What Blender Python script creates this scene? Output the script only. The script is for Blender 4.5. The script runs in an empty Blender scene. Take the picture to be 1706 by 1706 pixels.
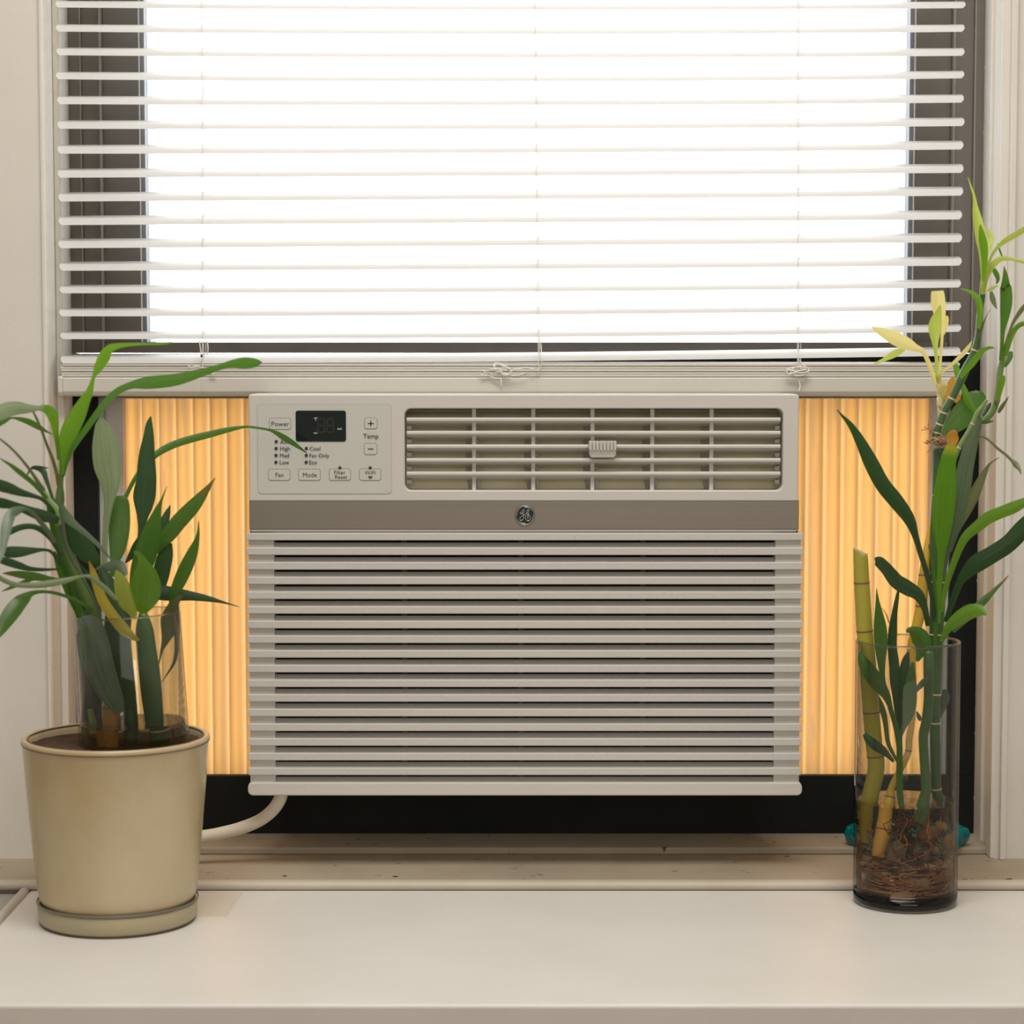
import bpy, bmesh, math, random
from mathutils import Vector, Matrix
random.seed(7)
scene = bpy.context.scene
COL = scene.collection

# ------------------------------------------------------------------ camera
F, CX, CY = 3700.0, 853.0, 853.0            # focal length and centre in pixels of the 1706 px frame
CAM = Vector((0.0, -1.965, 0.453))          # wall plane is y = 0, sill top is z = 0
PITCH = math.atan(253.0 / F)
cd = bpy.data.cameras.new('camera'); cam = bpy.data.objects.new('camera', cd); COL.objects.link(cam)
cd.sensor_width = 36.0; cd.lens = 36.0 * F / 1706.0; cd.clip_start = 0.05; cd.clip_end = 200
cam.location = CAM; cam.rotation_euler = (math.pi / 2 - PITCH, 0, 0)
cd.dof.use_dof = True; cd.dof.focus_distance = 1.93; cd.dof.aperture_fstop = 6.5
scene.camera = cam
# ------------------------------------------------------------------ sky, room light, exposure
world = bpy.data.worlds.new('overcast_sky'); scene.world = world; world.use_nodes = True
bgn = world.node_tree.nodes['Background']
bgn.inputs[0].default_value = (0.97, 0.99, 1.0, 1); bgn.inputs[1].default_value = 3.7
def area(name, loc, rot, sx, sy, power, col):
    l = bpy.data.lights.new(name, 'AREA'); l.shape = 'RECTANGLE'; l.size = sx; l.size_y = sy
    l.energy = power; l.color = col
    o = bpy.data.objects.new(name, l); COL.objects.link(o); o.location = loc; o.rotation_euler = rot
    return o
# added soft frontal fill, unseen, behind and to the right of the camera
area('room_fill_light', (0.3, -3.6, 1.25), (math.radians(80), 0, 0), 2.4, 1.0, 12, (1.0, 0.965, 0.92))
# added overhead fill, unseen, placed to brighten the sill and upper wall
area('overhead_fill_light', (0.05, -0.95, 1.82), (0, 0, 0), 1.3, 0.6, 23, (1.0, 0.96, 0.905))
scene.view_settings.view_transform = 'Standard'; scene.view_settings.look = 'None'
scene.view_settings.gamma = 1.0; scene.view_settings.use_curve_mapping = False
scene.view_settings.exposure = 0.3
cy = scene.cycles
cy.max_bounces = 14; cy.transmission_bounces = 12; cy.transparent_max_bounces = 40; cy.diffuse_bounces = 5
cy.glossy_bounces = 5; cy.use_denoising = True; cy.sample_clamp_indirect = 6.0; cy.blur_glossy = 0.6

# ------------------------------------------------------------------ pixel <-> place
_fw = Vector((0, math.cos(PITCH), -math.sin(PITCH))); _up = Vector((0, math.sin(PITCH), math.cos(PITCH)))
def ray(px, py):
    return _fw + Vector(((px - CX) / F, 0, 0)) + _up * (-(py - CY) / F)
def W(px, py, Y):
    d = ray(px, py); return CAM + d * ((Y - CAM.y) / d.y)
def WZ(px, py, z):
    d = ray(px, py); return CAM + d * ((z - CAM.z) / d.z)
def proj(p):
    v = p - CAM; zc = v.dot(_fw); return (CX + F * v.x / zc, CY - F * v.dot(_up) / zc)
def pxs(Y):                                  # metres per pixel at depth Y
    return (Y - CAM.y) / F

# ------------------------------------------------------------------ materials
MATS = {}
def nodes_of(name):
    m = bpy.data.materials.new(name); m.use_nodes = True
    nt = m.node_tree; b = nt.nodes['Principled BSDF']; MATS[name] = m
    return m, nt, b
def N(nt, t, **kw):
    n = nt.nodes.new(t)
    for k, v in kw.items(): setattr(n, k, v)
    return n
def mixcol(nt, fac, a, b, blend='MIX'):
    n = N(nt, 'ShaderNodeMix', data_type='RGBA', blend_type=blend)
    for sock, val in ((n.inputs[0], fac), (n.inputs[6], a), (n.inputs[7], b)):
        if hasattr(val, 'is_output'): nt.links.new(val, sock)
        elif isinstance(val, (int, float)): sock.default_value = val
        else: sock.default_value = (*val, 1)
    return n.outputs[2]
def noise(nt, scale, detail=4, rough=0.55, stretch=None, coord='Object'):
    tc = N(nt, 'ShaderNodeTexCoord'); n = N(nt, 'ShaderNodeTexNoise')
    n.inputs['Scale'].default_value = scale; n.inputs['Detail'].default_value = detail
    n.inputs['Roughness'].default_value = rough
    if stretch:
        mp = N(nt, 'ShaderNodeMapping'); mp.inputs['Scale'].default_value = stretch
        nt.links.new(tc.outputs[coord], mp.inputs[0]); nt.links.new(mp.outputs[0], n.inputs['Vector'])
    else: nt.links.new(tc.outputs[coord], n.inputs['Vector'])
    return n.outputs['Fac']
def ramp(nt, fac, a, b, ca=(0, 0, 0), cb=(1, 1, 1)):
    r = N(nt, 'ShaderNodeValToRGB'); r.color_ramp.elements[0].position = a; r.color_ramp.elements[1].position = b
    r.color_ramp.elements[0].color = (*ca, 1); r.color_ramp.elements[1].color = (*cb, 1)
    nt.links.new(fac, r.inputs[0]); return r.outputs[0]
def bump(nt, b, h, strength=0.2, dist=0.001):
    n = N(nt, 'ShaderNodeBump'); n.inputs['Strength'].default_value = strength; n.inputs['Distance'].default_value = dist
    nt.links.new(h, n.inputs['Height']); nt.links.new(n.outputs[0], b.inputs['Normal'])
def simple(name, c, rough=0.5, metal=0.0, var=0.0, vscale=30, c2=None, stretch=None, bmp=0.0, bscale=200, spec=0.5):
    m, nt, b = nodes_of(name)
    b.inputs['Roughness'].default_value = rough; b.inputs['Metallic'].default_value = metal
    b.inputs['Specular IOR Level'].default_value = spec
    b.inputs['Base Color'].default_value = (*c, 1)
    if c2 is not None:
        f = ramp(nt, noise(nt, vscale, stretch=stretch), 0.35, 0.7)
        nt.links.new(mixcol(nt, f, c, c2), b.inputs['Base Color'])
    if bmp: bump(nt, b, noise(nt, bscale, 6), bmp)
    return m
def painted(name, c, c2, speck=(0.08, 0.06, 0.04), speck_lo=0.70, speck_hi=0.74, rough=0.55, sscale=90, vscale=7, bmp=0.25):
    """old brush paint: soft mottling, small dirt specks, fine relief"""
    m, nt, b = nodes_of(name); b.inputs['Roughness'].default_value = rough
    base = mixcol(nt, ramp(nt, noise(nt, vscale, 6, 0.6), 0.35, 0.7), c, c2)
    fine = ramp(nt, noise(nt, sscale, 3, 0.5), speck_lo, speck_hi)
    nt.links.new(mixcol(nt, fine, base, speck), b.inputs['Base Color'])
    bump(nt, b, noise(nt, 120, 6, 0.6), bmp, 0.0008)
    return m
def translucent(name, c, ct, fac, rough=0.45, var=None, stretch=(1, 1, 1), vscale=20, coat=0.0):
    m, nt, b = nodes_of(name); b.inputs['Roughness'].default_value = rough
    tr = N(nt, 'ShaderNodeBsdfTranslucent'); mx = N(nt, 'ShaderNodeMixShader'); mx.inputs[0].default_value = fac
    if var is not None:
        f = ramp(nt, noise(nt, vscale, 5, 0.6, stretch), 0.35, 0.68)
        nt.links.new(mixcol(nt, f, c, var[0]), b.inputs['Base Color']); nt.links.new(mixcol(nt, f, ct, var[1]), tr.inputs[0])
    else:
        b.inputs['Base Color'].default_value = (*c, 1); tr.inputs[0].default_value = (*ct, 1)
    out = nt.nodes['Material Output']
    nt.links.new(b.outputs[0], mx.inputs[1]); nt.links.new(tr.outputs[0], mx.inputs[2]); nt.links.new(mx.outputs[0], out.inputs[0])
    return m
def thin_glass(name, tint=(0.95, 0.97, 0.96), ior=1.45, gl=1.0, edge=None):
    m, nt, b = nodes_of(name); nt.nodes.remove(b)
    t = N(nt, 'ShaderNodeBsdfTransparent'); t.inputs[0].default_value = (*tint, 1)
    if edge is not None:                      # longer path through the wall towards the rim of the cylinder
        lw = N(nt, 'ShaderNodeLayerWeight'); lw.inputs[0].default_value = 0.18
        nt.links.new(mixcol(nt, lw.outputs['Facing'], tint, edge), t.inputs[0])
    g = N(nt, 'ShaderNodeBsdfGlossy'); g.inputs['Roughness'].default_value = 0.03
    g.inputs[0].default_value = (gl, gl, gl, 1)
    fr = N(nt, 'ShaderNodeFresnel')
    ge = N(nt, 'ShaderNodeNewGeometry'); mr = N(nt, 'ShaderNodeMapRange')     # same reflectance from either side of the thin wall
    mr.inputs['To Min'].default_value = ior; mr.inputs['To Max'].default_value = 1.0 / ior
    nt.links.new(ge.outputs['Backfacing'], mr.inputs['Value']); nt.links.new(mr.outputs[0], fr.inputs[0])
    mx = N(nt, 'ShaderNodeMixShader')
    nt.links.new(fr.outputs[0], mx.inputs[0]); nt.links.new(t.outputs[0], mx.inputs[1]); nt.links.new(g.outputs[0], mx.inputs[2])
    nt.links.new(mx.outputs[0], nt.nodes['Material Output'].inputs[0])
    return m
def leafmat(name, c, c2, ct, fac=0.35, rough=0.32, tip=None, tip0=0.86):
    """leaf: fine veins along its length (UV), optional dried tip, light shining through"""
    m, nt, b = nodes_of(name); b.inputs['Roughness'].default_value = rough
    uv = N(nt, 'ShaderNodeTexCoord'); mp = N(nt, 'ShaderNodeMapping'); mp.inputs['Scale'].default_value = (14, 0.8, 1)
    nt.links.new(uv.outputs['UV'], mp.inputs[0]); nz = N(nt, 'ShaderNodeTexNoise'); nz.inputs['Scale'].default_value = 1.6
    nz.inputs['Detail'].default_value = 4; nt.links.new(mp.outputs[0], nz.inputs['Vector'])
    v = ramp(nt, nz.outputs['Fac'], 0.35, 0.68)
    colr = mixcol(nt, v, c, c2)
    if tip is not None:
        sp = N(nt, 'ShaderNodeSeparateXYZ'); nt.links.new(uv.outputs['UV'], sp.inputs[0])
        colr = mixcol(nt, ramp(nt, sp.outputs[1], tip0, min(1.0, tip0 + 0.1)), colr, tip)
    nt.links.new(colr, b.inputs['Base Color'])
    tr = N(nt, 'ShaderNodeBsdfTranslucent'); tr.inputs[0].default_value = (*ct, 1)
    mx = N(nt, 'ShaderNodeMixShader'); mx.inputs[0].default_value = fac
    bump(nt, b, nz.outputs['Fac'], 0.25, 0.0006)
    nt.links.new(b.outputs[0], mx.inputs[1]); nt.links.new(tr.outputs[0], mx.inputs[2])
    nt.links.new(mx.outputs[0], nt.nodes['Material Output'].inputs[0])
    return m

painted('wall_paint', (0.72, 0.69, 0.63), (0.67, 0.635, 0.575), sscale=38, speck_lo=0.74, speck_hi=0.80, speck=(0.30, 0.25, 0.19))
painted('trim_paint', (0.74, 0.71, 0.65), (0.67, 0.63, 0.56), sscale=60, speck_lo=0.75, speck_hi=0.80, speck=(0.25, 0.18, 0.12), rough=0.45)
painted('nosing_paint', (0.56, 0.50, 0.41), (0.48, 0.42, 0.33), speck_lo=0.76, speck_hi=0.80)
painted('sill_patch', (0.66, 0.61, 0.53), (0.58, 0.52, 0.44))
painted('sill_paint', (0.70, 0.68, 0.64), (0.655, 0.63, 0.585), sscale=70, speck_lo=0.755, speck_hi=0.785, speck=(0.30, 0.24, 0.18), rough=0.42)
painted('ledge_paint', (0.42, 0.355, 0.265), (0.33, 0.27, 0.195), sscale=85, speck_lo=0.68, speck_hi=0.73, speck=(0.07, 0.05, 0.03), rough=0.6, bmp=0.5)
simple('grey_paint', (0.42, 0.40, 0.36), 0.5, c2=(0.36, 0.34, 0.31), vscale=12)
simple('room_wall', (0.76, 0.735, 0.69), 0.8)
simple('room_floor', (0.30, 0.20, 0.12), 0.5, c2=(0.24, 0.15, 0.09), vscale=6)
simple('bronze_highlight', (0.34, 0.31, 0.265), 0.45)  # bright bevel edges of the frame painted as lighter beads
simple('bronze_lit', (0.165, 0.146, 0.124), 0.42, 0.0, c2=(0.195, 0.174, 0.15), vscale=18, stretch=(1, 1, 0.2))  # upper frame metal, window glare put into a lighter colour
simple('bronze_shaded', (0.008, 0.010, 0.010), 0.55, c2=(0.013, 0.014, 0.013), vscale=20, spec=0.15)  # same frame metal lower down, its shade put into a near-black colour
simple('gasket_grey', (0.30, 0.31, 0.34), 0.5)
simple('pale_strip', (0.62, 0.60, 0.58), 0.5, c2=(0.54, 0.52, 0.50), vscale=15)
translucent('light_leak_strip', (0.8, 0.82, 0.85), (0.85, 0.86, 0.88), 0.9)  # added translucent strip imitating light leaking in at the screen track
translucent('vinyl_slat', (0.61, 0.60, 0.585), (0.62, 0.60, 0.58), 0.02, 0.4)
simple('vinyl_rail', (0.66, 0.63, 0.565), 0.4, c2=(0.62, 0.59, 0.525), vscale=10)
simple('cord_white', (0.80, 0.77, 0.71), 0.7)
simple('ac_plastic', (0.60, 0.575, 0.53), 0.42, c2=(0.58, 0.555, 0.51), vscale=9, bmp=0.05, bscale=900)
simple('ac_panel', (0.545, 0.545, 0.495), 0.40)
m, nt, b = nodes_of('ac_slat')           # front bars with a film of dust
b.inputs['Roughness'].default_value = 0.5
d1 = ramp(nt, noise(nt, 420, 5, 0.7, (1, 1, 1)), 0.52, 0.85)
nt.links.new(mixcol(nt, d1, (0.57, 0.555, 0.52), (0.48, 0.455, 0.41)), b.inputs['Base Color'])
simple('ac_dark', (0.012, 0.011, 0.010), 0.8)
simple('ac_rib', (0.10, 0.085, 0.07), 0.7)
simple('ac_seam', (0.05, 0.04, 0.035), 0.7)
simple('ac_foam', (0.88, 0.82, 0.60), 0.8, c2=(0.78, 0.70, 0.47), vscale=25)
simple('ac_fin', (0.50, 0.47, 0.42), 0.5)
m, nt, b = nodes_of('brushed_steel')
b.inputs['Metallic'].default_value = 0.75; b.inputs['Roughness'].default_value = 0.42
f = noise(nt, 260, 3, 0.6, (0.02, 1, 6))
nt.links.new(mixcol(nt, f, (0.27, 0.245, 0.21), (0.33, 0.30, 0.255)), b.inputs['Base Color']); bump(nt, b, f, 0.06, 0.0004)
simple('ink', (0.035, 0.033, 0.03), 0.6)
simple('outline_grey', (0.22, 0.21, 0.19), 0.6)
simple('display_black', (0.006, 0.012, 0.012), 0.12)
simple('display_off', (0.020, 0.017, 0.013), 0.3)
simple('display_icon', (0.35, 0.37, 0.36), 0.5)
simple('badge_dark', (0.012, 0.020, 0.020), 0.3)
simple('badge_silver', (0.42, 0.42, 0.39), 0.35, 0.4)
simple('cord_plastic', (0.66, 0.60, 0.50), 0.45)
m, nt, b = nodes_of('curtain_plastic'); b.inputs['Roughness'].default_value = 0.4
tc = N(nt, 'ShaderNodeTexCoord'); wv = N(nt, 'ShaderNodeTexWave', wave_type='BANDS', bands_direction='X'); wv.inputs['Scale'].default_value = 20.2  # bands paint the folds' dim doubled layers and bright single layers into the colour
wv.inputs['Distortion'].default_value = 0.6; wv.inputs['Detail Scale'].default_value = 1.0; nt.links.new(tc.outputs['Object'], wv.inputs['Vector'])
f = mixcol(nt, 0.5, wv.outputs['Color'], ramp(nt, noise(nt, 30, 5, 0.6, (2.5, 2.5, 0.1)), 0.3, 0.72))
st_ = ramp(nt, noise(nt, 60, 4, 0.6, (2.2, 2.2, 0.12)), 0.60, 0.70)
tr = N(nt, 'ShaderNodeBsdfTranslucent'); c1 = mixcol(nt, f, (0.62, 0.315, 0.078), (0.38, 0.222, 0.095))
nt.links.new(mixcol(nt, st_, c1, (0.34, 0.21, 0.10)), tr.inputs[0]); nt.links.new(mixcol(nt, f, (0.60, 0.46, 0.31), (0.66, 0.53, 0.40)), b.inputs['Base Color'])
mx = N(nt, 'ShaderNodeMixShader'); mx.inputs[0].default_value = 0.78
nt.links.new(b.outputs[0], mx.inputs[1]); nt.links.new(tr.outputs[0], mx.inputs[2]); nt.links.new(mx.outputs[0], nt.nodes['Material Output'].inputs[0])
m, nt, b = nodes_of('pot_glaze')
b.inputs['Roughness'].default_value = 0.22
f = ramp(nt, noise(nt, 9, 5, 0.6, (1, 1, 0.6)), 0.38, 0.68)
sp = N(nt, 'ShaderNodeTexCoord')
nt.links.new(mixcol(nt, f, (0.48, 0.375, 0.205), (0.56, 0.475, 0.32)), b.inputs['Base Color'])
simple('pot_rim', (0.50, 0.38, 0.22), 0.3, c2=(0.58, 0.47, 0.31), vscale=40)
simple('pot_line', (0.12, 0.07, 0.045), 0.5)
simple('pot_band', (0.16, 0.14, 0.105), 0.35)
simple('saucer_glaze', (0.36, 0.33, 0.22), 0.3, c2=(0.43, 0.36, 0.22), vscale=14)
simple('soil', (0.045, 0.022, 0.012), 0.95, c2=(0.09, 0.045, 0.022), vscale=160, bmp=1.0, bscale=350)
thin_glass('vase_glass', (0.95, 0.955, 0.94), 1.42, 0.5, (0.60, 0.58, 0.55))
thin_glass('jar_glass', (0.90, 0.92, 0.90), 1.40, 0.9, (0.62, 0.60, 0.55))
thin_glass('window_glass', (0.96, 0.97, 0.97), 1.3, 0.5)
m, nt, b = nodes_of('base_glass')
b.inputs['Base Color'].default_value = (0.80, 0.88, 0.84, 1); b.inputs['Transmission Weight'].default_value = 1.0
b.inputs['Roughness'].default_value = 0.02; b.inputs['IOR'].default_value = 1.45
m, nt, b = nodes_of('water')
b.inputs['Base Color'].default_value = (0.95, 0.80, 0.60, 1); b.inputs['Transmission Weight'].default_value = 1.0
b.inputs['Roughness'].default_value = 0.0; b.inputs['IOR'].default_value = 1.2
m, nt, b = nodes_of('teal_glass')
b.inputs['Base Color'].default_value = (0.0, 0.32, 0.34, 1); b.inputs['Transmission Weight'].default_value = 0.55
b.inputs['Roughness'].default_value = 0.08; b.inputs['IOR'].default_value = 1.45
leafmat('leaf_dark', (0.014, 0.040, 0.016), (0.036, 0.080, 0.030), (0.05, 0.16, 0.025), 0.26)
leafmat('leaf_green', (0.030, 0.088, 0.016), (0.066, 0.150, 0.030), (0.15, 0.36, 0.03), 0.36)
leafmat('leaf_bright', (0.065, 0.175, 0.014), (0.13, 0.28, 0.03), (0.26, 0.52, 0.03), 0.42)
leafmat('leaf_lime', (0.27, 0.37, 0.05), (0.42, 0.49, 0.10), (0.66, 0.76, 0.14), 0.48)
leafmat('leaf_sheen_pale', (0.19, 0.26, 0.13), (0.36, 0.42, 0.28), (0.22, 0.34, 0.12), 0.25, 0.22)  # pale leaf green with white sheen and glare lightened into the colour
leafmat('leaf_sage', (0.075, 0.115, 0.068), (0.16, 0.21, 0.13), (0.10, 0.18, 0.06), 0.26)
leafmat('leaf_yellow', (0.52, 0.40, 0.05), (0.46, 0.42, 0.07), (0.75, 0.55, 0.06), 0.45, tip=(0.45, 0.16, 0.03))
leafmat('leaf_cream', (0.76, 0.66, 0.24), (0.70, 0.66, 0.32), (0.92, 0.80, 0.30), 0.45)
leafmat('leaf_browntip', (0.045, 0.110, 0.025), (0.075, 0.150, 0.035), (0.14, 0.32, 0.03), 0.35, tip=(0.20, 0.085, 0.035), tip0=0.72)
leafmat('leaf_dried', (0.55, 0.30, 0.04), (0.42, 0.20, 0.03), (0.80, 0.42, 0.04), 0.45)
leafmat('leaf_olive', (0.105, 0.125, 0.050), (0.15, 0.16, 0.075), (0.20, 0.24, 0.06), 0.35)
leafmat('leaf_brightyel', (0.050, 0.17, 0.010), (0.11, 0.27, 0.02), (0.22, 0.48, 0.02), 0.40, tip=(0.62, 0.50, 0.05), tip0=0.82)
simple('cane_green', (0.045, 0.105, 0.035), 0.35, c2=(0.075, 0.14, 0.045), vscale=25, stretch=(1, 1, 0.15))
simple('cane_mid', (0.085, 0.15, 0.04), 0.35, c2=(0.16, 0.24, 0.07), vscale=25, stretch=(1, 1, 0.15))
simple('cane_light', (0.13, 0.24, 0.055), 0.35, c2=(0.22, 0.32, 0.11), vscale=25, stretch=(1, 1, 0.15))
simple('cane_yellow', (0.40, 0.33, 0.035), 0.35, c2=(0.33, 0.33, 0.045), vscale=18, stretch=(1, 1, 0.2))
simple('cane_gold', (0.66, 0.42, 0.05), 0.38, c2=(0.58, 0.34, 0.04), vscale=20, stretch=(1, 1, 0.2))
simple('cane_cream', (0.72, 0.60, 0.30), 0.4, c2=(0.62, 0.42, 0.15), vscale=14)
simple('cane_orange', (0.42, 0.20, 0.045), 0.45, c2=(0.50, 0.28, 0.07), vscale=20)
simple('node_pale', (0.62, 0.48, 0.30), 0.6)
simple('node_brown', (0.20, 0.10, 0.05), 0.6)
simple('cut_face', (0.66, 0.57, 0.42), 0.7, c2=(0.22, 0.15, 0.09), vscale=420)
simple('root_orange', (0.40, 0.12, 0.03), 0.6, c2=(0.50, 0.24, 0.08), vscale=60)
simple('root_pale', (0.48, 0.29, 0.12), 0.6)
simple('root_dark', (0.05, 0.018, 0.010), 0.8, c2=(0.15, 0.05, 0.018), vscale=120)
simple('fibre', (0.52, 0.31, 0.15), 0.8, c2=(0.30, 0.15, 0.07), vscale=150)
for k, c in enumerate([(0.16, 0.12, 0.085), (0.30, 0.21, 0.13), (0.42, 0.24, 0.08), (0.40, 0.27, 0.22), (0.22, 0.11, 0.06), (0.26, 0.20, 0.14)]):
    simple('pebble_%d' % k, c, 0.45, c2=tuple(v * 0.7 for v in c), vscale=60)
simple('brick_pale', (0.42, 0.40, 0.385), 0.9, c2=(0.5, 0.48, 0.46), vscale=3)

# ------------------------------------------------------------------ mesh helpers
def wloc(p):
    v = Vector((0, 0, 0))
    while p is not None: v += p.location; p = p.parent
    return v
def empty(name, loc, label=None, cat=None, group=None, kind=None):
    o = bpy.data.objects.new(name, None); COL.objects.link(o); o.location = loc; o.empty_display_size = 0.02
    tag(o, label, cat, group, kind); return o
def tag(o, label=None, cat=None, group=None, kind=None):
    if label: o['label'] = label
    if cat: o['category'] = cat
    if group: o['group'] = group
    if kind: o['kind'] = kind
    return o
def link(name, me, mats, parent=None, smooth=False):
    o = bpy.data.objects.new(name, me); COL.objects.link(o)
    for mn in ([mats] if isinstance(mats, str) else mats): me.materials.append(MATS[mn])
    if parent is not None: o.parent = parent
    if smooth:
        for p in me.polygons: p.use_smooth = True
    return o
class MB:
    def __init__(s): s.v = []; s.f = []; s.mi = []; s.uv = None
    def add(s, vs, fs, mi=0):
        b = len(s.v); s.v += [Vector(v) for v in vs]
        for f in fs: s.f.append([b + i for i in f]); s.mi.append(mi)
        return s
    def box(s, a, b, mi=0):
        x0, x1 = sorted((a[0], b[0])); y0, y1 = sorted((a[1], b[1])); z0, z1 = sorted((a[2], b[2]))
        return s.add([(x0, y0, z0), (x1, y0, z0), (x1, y1, z0), (x0, y1, z0), (x0, y0, z1), (x1, y0, z1), (x1, y1, z1), (x0, y1, z1)],
                     [(0, 3, 2, 1), (4, 5, 6, 7), (0, 1, 5, 4), (1, 2, 6, 5), (2, 3, 7, 6), (3, 0, 4, 7)], mi)
    def prism_x(s, prof, x0, x1, mi=0):       # profile of (y, z) points swept along x
        n = len(prof); vs = [(x0, p[0], p[1]) for p in prof] + [(x1, p[0], p[1]) for p in prof]
        return s.add(vs, [tuple(range(n)), tuple(range(2 * n - 1, n - 1, -1))] + [(i, i + n, (i + 1) % n + n, (i + 1) % n) for i in range(n)], mi)
    def prism_z(s, prof, z0, z1, mi=0):
        n = len(prof); vs = [(p[0], p[1], z0) for p in prof] + [(p[0], p[1], z1) for p in prof]
        return s.add(vs, [tuple(range(n - 1, -1, -1)), tuple(range(n, 2 * n))] + [(i, (i + 1) % n, (i + 1) % n + n, i + n) for i in range(n)], mi)
    def slab(s, pts, y0, y1, mi=0):           # outline of (x, z) points, from y0 (front) back to y1
        n = len(pts); vs = [(p[0], y0, p[1]) for p in pts] + [(p[0], y1, p[1]) for p in pts]
        return s.add(vs, [tuple(range(n)), tuple(range(2 * n - 1, n - 1, -1))] + [(i, i + n, (i + 1) % n + n, (i + 1) % n) for i in range(n)], mi)
    def ring(s, outer, inner, y0, y1, mi=0):  # flat frame between two outlines, with depth
        n = len(outer); vs = [(p[0], y0, p[1]) for p in outer] + [(p[0], y0, p[1]) for p in inner] + \
            [(p[0], y1, p[1]) for p in outer] + [(p[0], y1, p[1]) for p in inner]
        fs = []
        for i in range(n):
            j = (i + 1) % n
            fs += [(i, j, n + j, n + i), (2 * n + i, 3 * n + i, 3 * n + j, 2 * n + j), (i, 2 * n + i, 2 * n + j, j), (n + i, n + j, 3 * n + j, 3 * n + i)]
        return s.add(vs, fs, mi)
    def lathe(s, prof, c, seg=48, mi=0, close=False):   # profile of (r, z)
        n = len(prof); vs = []; fs = []
        for k in range(seg):
            a = 2 * math.pi * k / seg
            vs += [(c[0] + r * math.cos(a), c[1] + r * math.sin(a), c[2] + z) for r, z in prof]
        for k in range(seg):
            q = (k + 1) % seg
            for i in range(n if close else n - 1):
                j = (i + 1) % n; fs.append((k * n + i, q * n + i, q * n + j, k * n + j))
        return s.add(vs, fs, mi)
    def tube(s, pts, radii, seg=8, mi=0, cap=True):
        pts = [Vector(p) for p in pts]; n = len(pts)
        if isinstance(radii, (int, float)): radii = [radii] * n
        vs = []; fs = []; prev = None
        for i in range(n):
            t = (pts[min(i + 1, n - 1)] - pts[max(i - 1, 0)])
            if t.length < 1e-9: t = Vector((0, 0, 1))
            t.normalize()
            u = prev if prev is not None else (Vector((0, 1, 0)) if abs(t.y) < 0.9 else Vector((1, 0, 0)))
            u = (u - t * u.dot(t)); u.normalize(); prev = u; w = t.cross(u)
            for k in range(seg):
                a = 2 * math.pi * k / seg; vs.append(pts[i] + (u * math.cos(a) + w * math.sin(a)) * radii[i])
        for i in range(n - 1):
            for k in range(seg):
                q = (k + 1) % seg; fs.append((i * seg + k, i * seg + q, (i + 1) * seg + q, (i + 1) * seg + k))
        if cap: fs += [tuple(range(seg - 1, -1, -1)), tuple(range((n - 1) * seg, n * seg))]
        return s.add(vs, fs, mi)
    def build(s, name, mats, parent=None, smooth=False, bev=0.0, seg=2, fix=True):
        off = wloc(parent) if parent is not None else Vector((0, 0, 0))
        me = bpy.data.meshes.new(name); me.from_pydata([v - off for v in s.v], [], s.f)
        me.polygons.foreach_set('material_index', s.mi); me.update()
        if fix:
            bm = bmesh.new(); bm.from_mesh(me); bmesh.ops.recalc_face_normals(bm, faces=bm.faces)
            if bev: bmesh.ops.bevel(bm, geom=bm.edges[:], offset=bev, segments=seg, affect='EDGES', profile=0.5)
            bm.to_mesh(me); bm.free()
        o = link(name, me, mats, parent, smooth)
        return o
def rrect(x0, z0, x1, z1, r, n=5):
    x0, x1 = sorted((x0, x1)); z0, z1 = sorted((z0, z1)); out = []
    for cx_, cz_, a0 in ((x1 - r, z1 - r, 0), (x0 + r, z1 - r, 90), (x0 + r, z0 + r, 180), (x1 - r, z0 + r, 270)):
        for k in range(n + 1):
            a = math.radians(a0 + 90 * k / n); out.append((cx_ + r * math.cos(a), cz_ + r * math.sin(a)))
    return out
def spline(pts, per=6):
    """Catmull-Rom through tuples of numbers"""
    P = [tuple(p) for p in pts]; P = [tuple(2 * a - b for a, b in zip(P[0], P[1]))] + P + [tuple(2 * a - b for a, b in zip(P[-1], P[-2]))]
    out = []
    for i in range(1, len(P) - 2):
        p0, p1, p2, p3 = P[i - 1:i + 3]
        for k in range(per):
            t = k / per
            out.append(tuple(0.5 * (2 * b + (c - a) * t + (2 * a - 5 * b + 4 * c - d) * t * t + (3 * b - a - 3 * c + d) * t ** 3) for a, b, c, d in zip(p0, p1, p2, p3)))
    out.append(P[-2]); return out
def text_mesh(body, x, y, z, cap, align='CENTER'):
    c = bpy.data.curves.new('lettering', 'FONT'); c.body = body; c.size = cap / 0.72; c.align_x = align; c.extrude = 0.00006
    c.resolution_u = 3
    o = bpy.data.objects.new('lettering', c); COL.objects.link(o)
    bpy.context.view_layer.update()
    me = bpy.data.meshes.new_from_object(o.evaluated_get(bpy.context.evaluated_depsgraph_get()))
    vs = [Vector((x + v.co.x, y - v.co.z, z - cap / 2 + v.co.y)) for v in me.vertices]; fs = [tuple(p.vertices) for p in me.polygons]
    bpy.data.objects.remove(o); bpy.data.curves.remove(c); bpy.data.meshes.remove(me)
    return vs, fs

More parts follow.
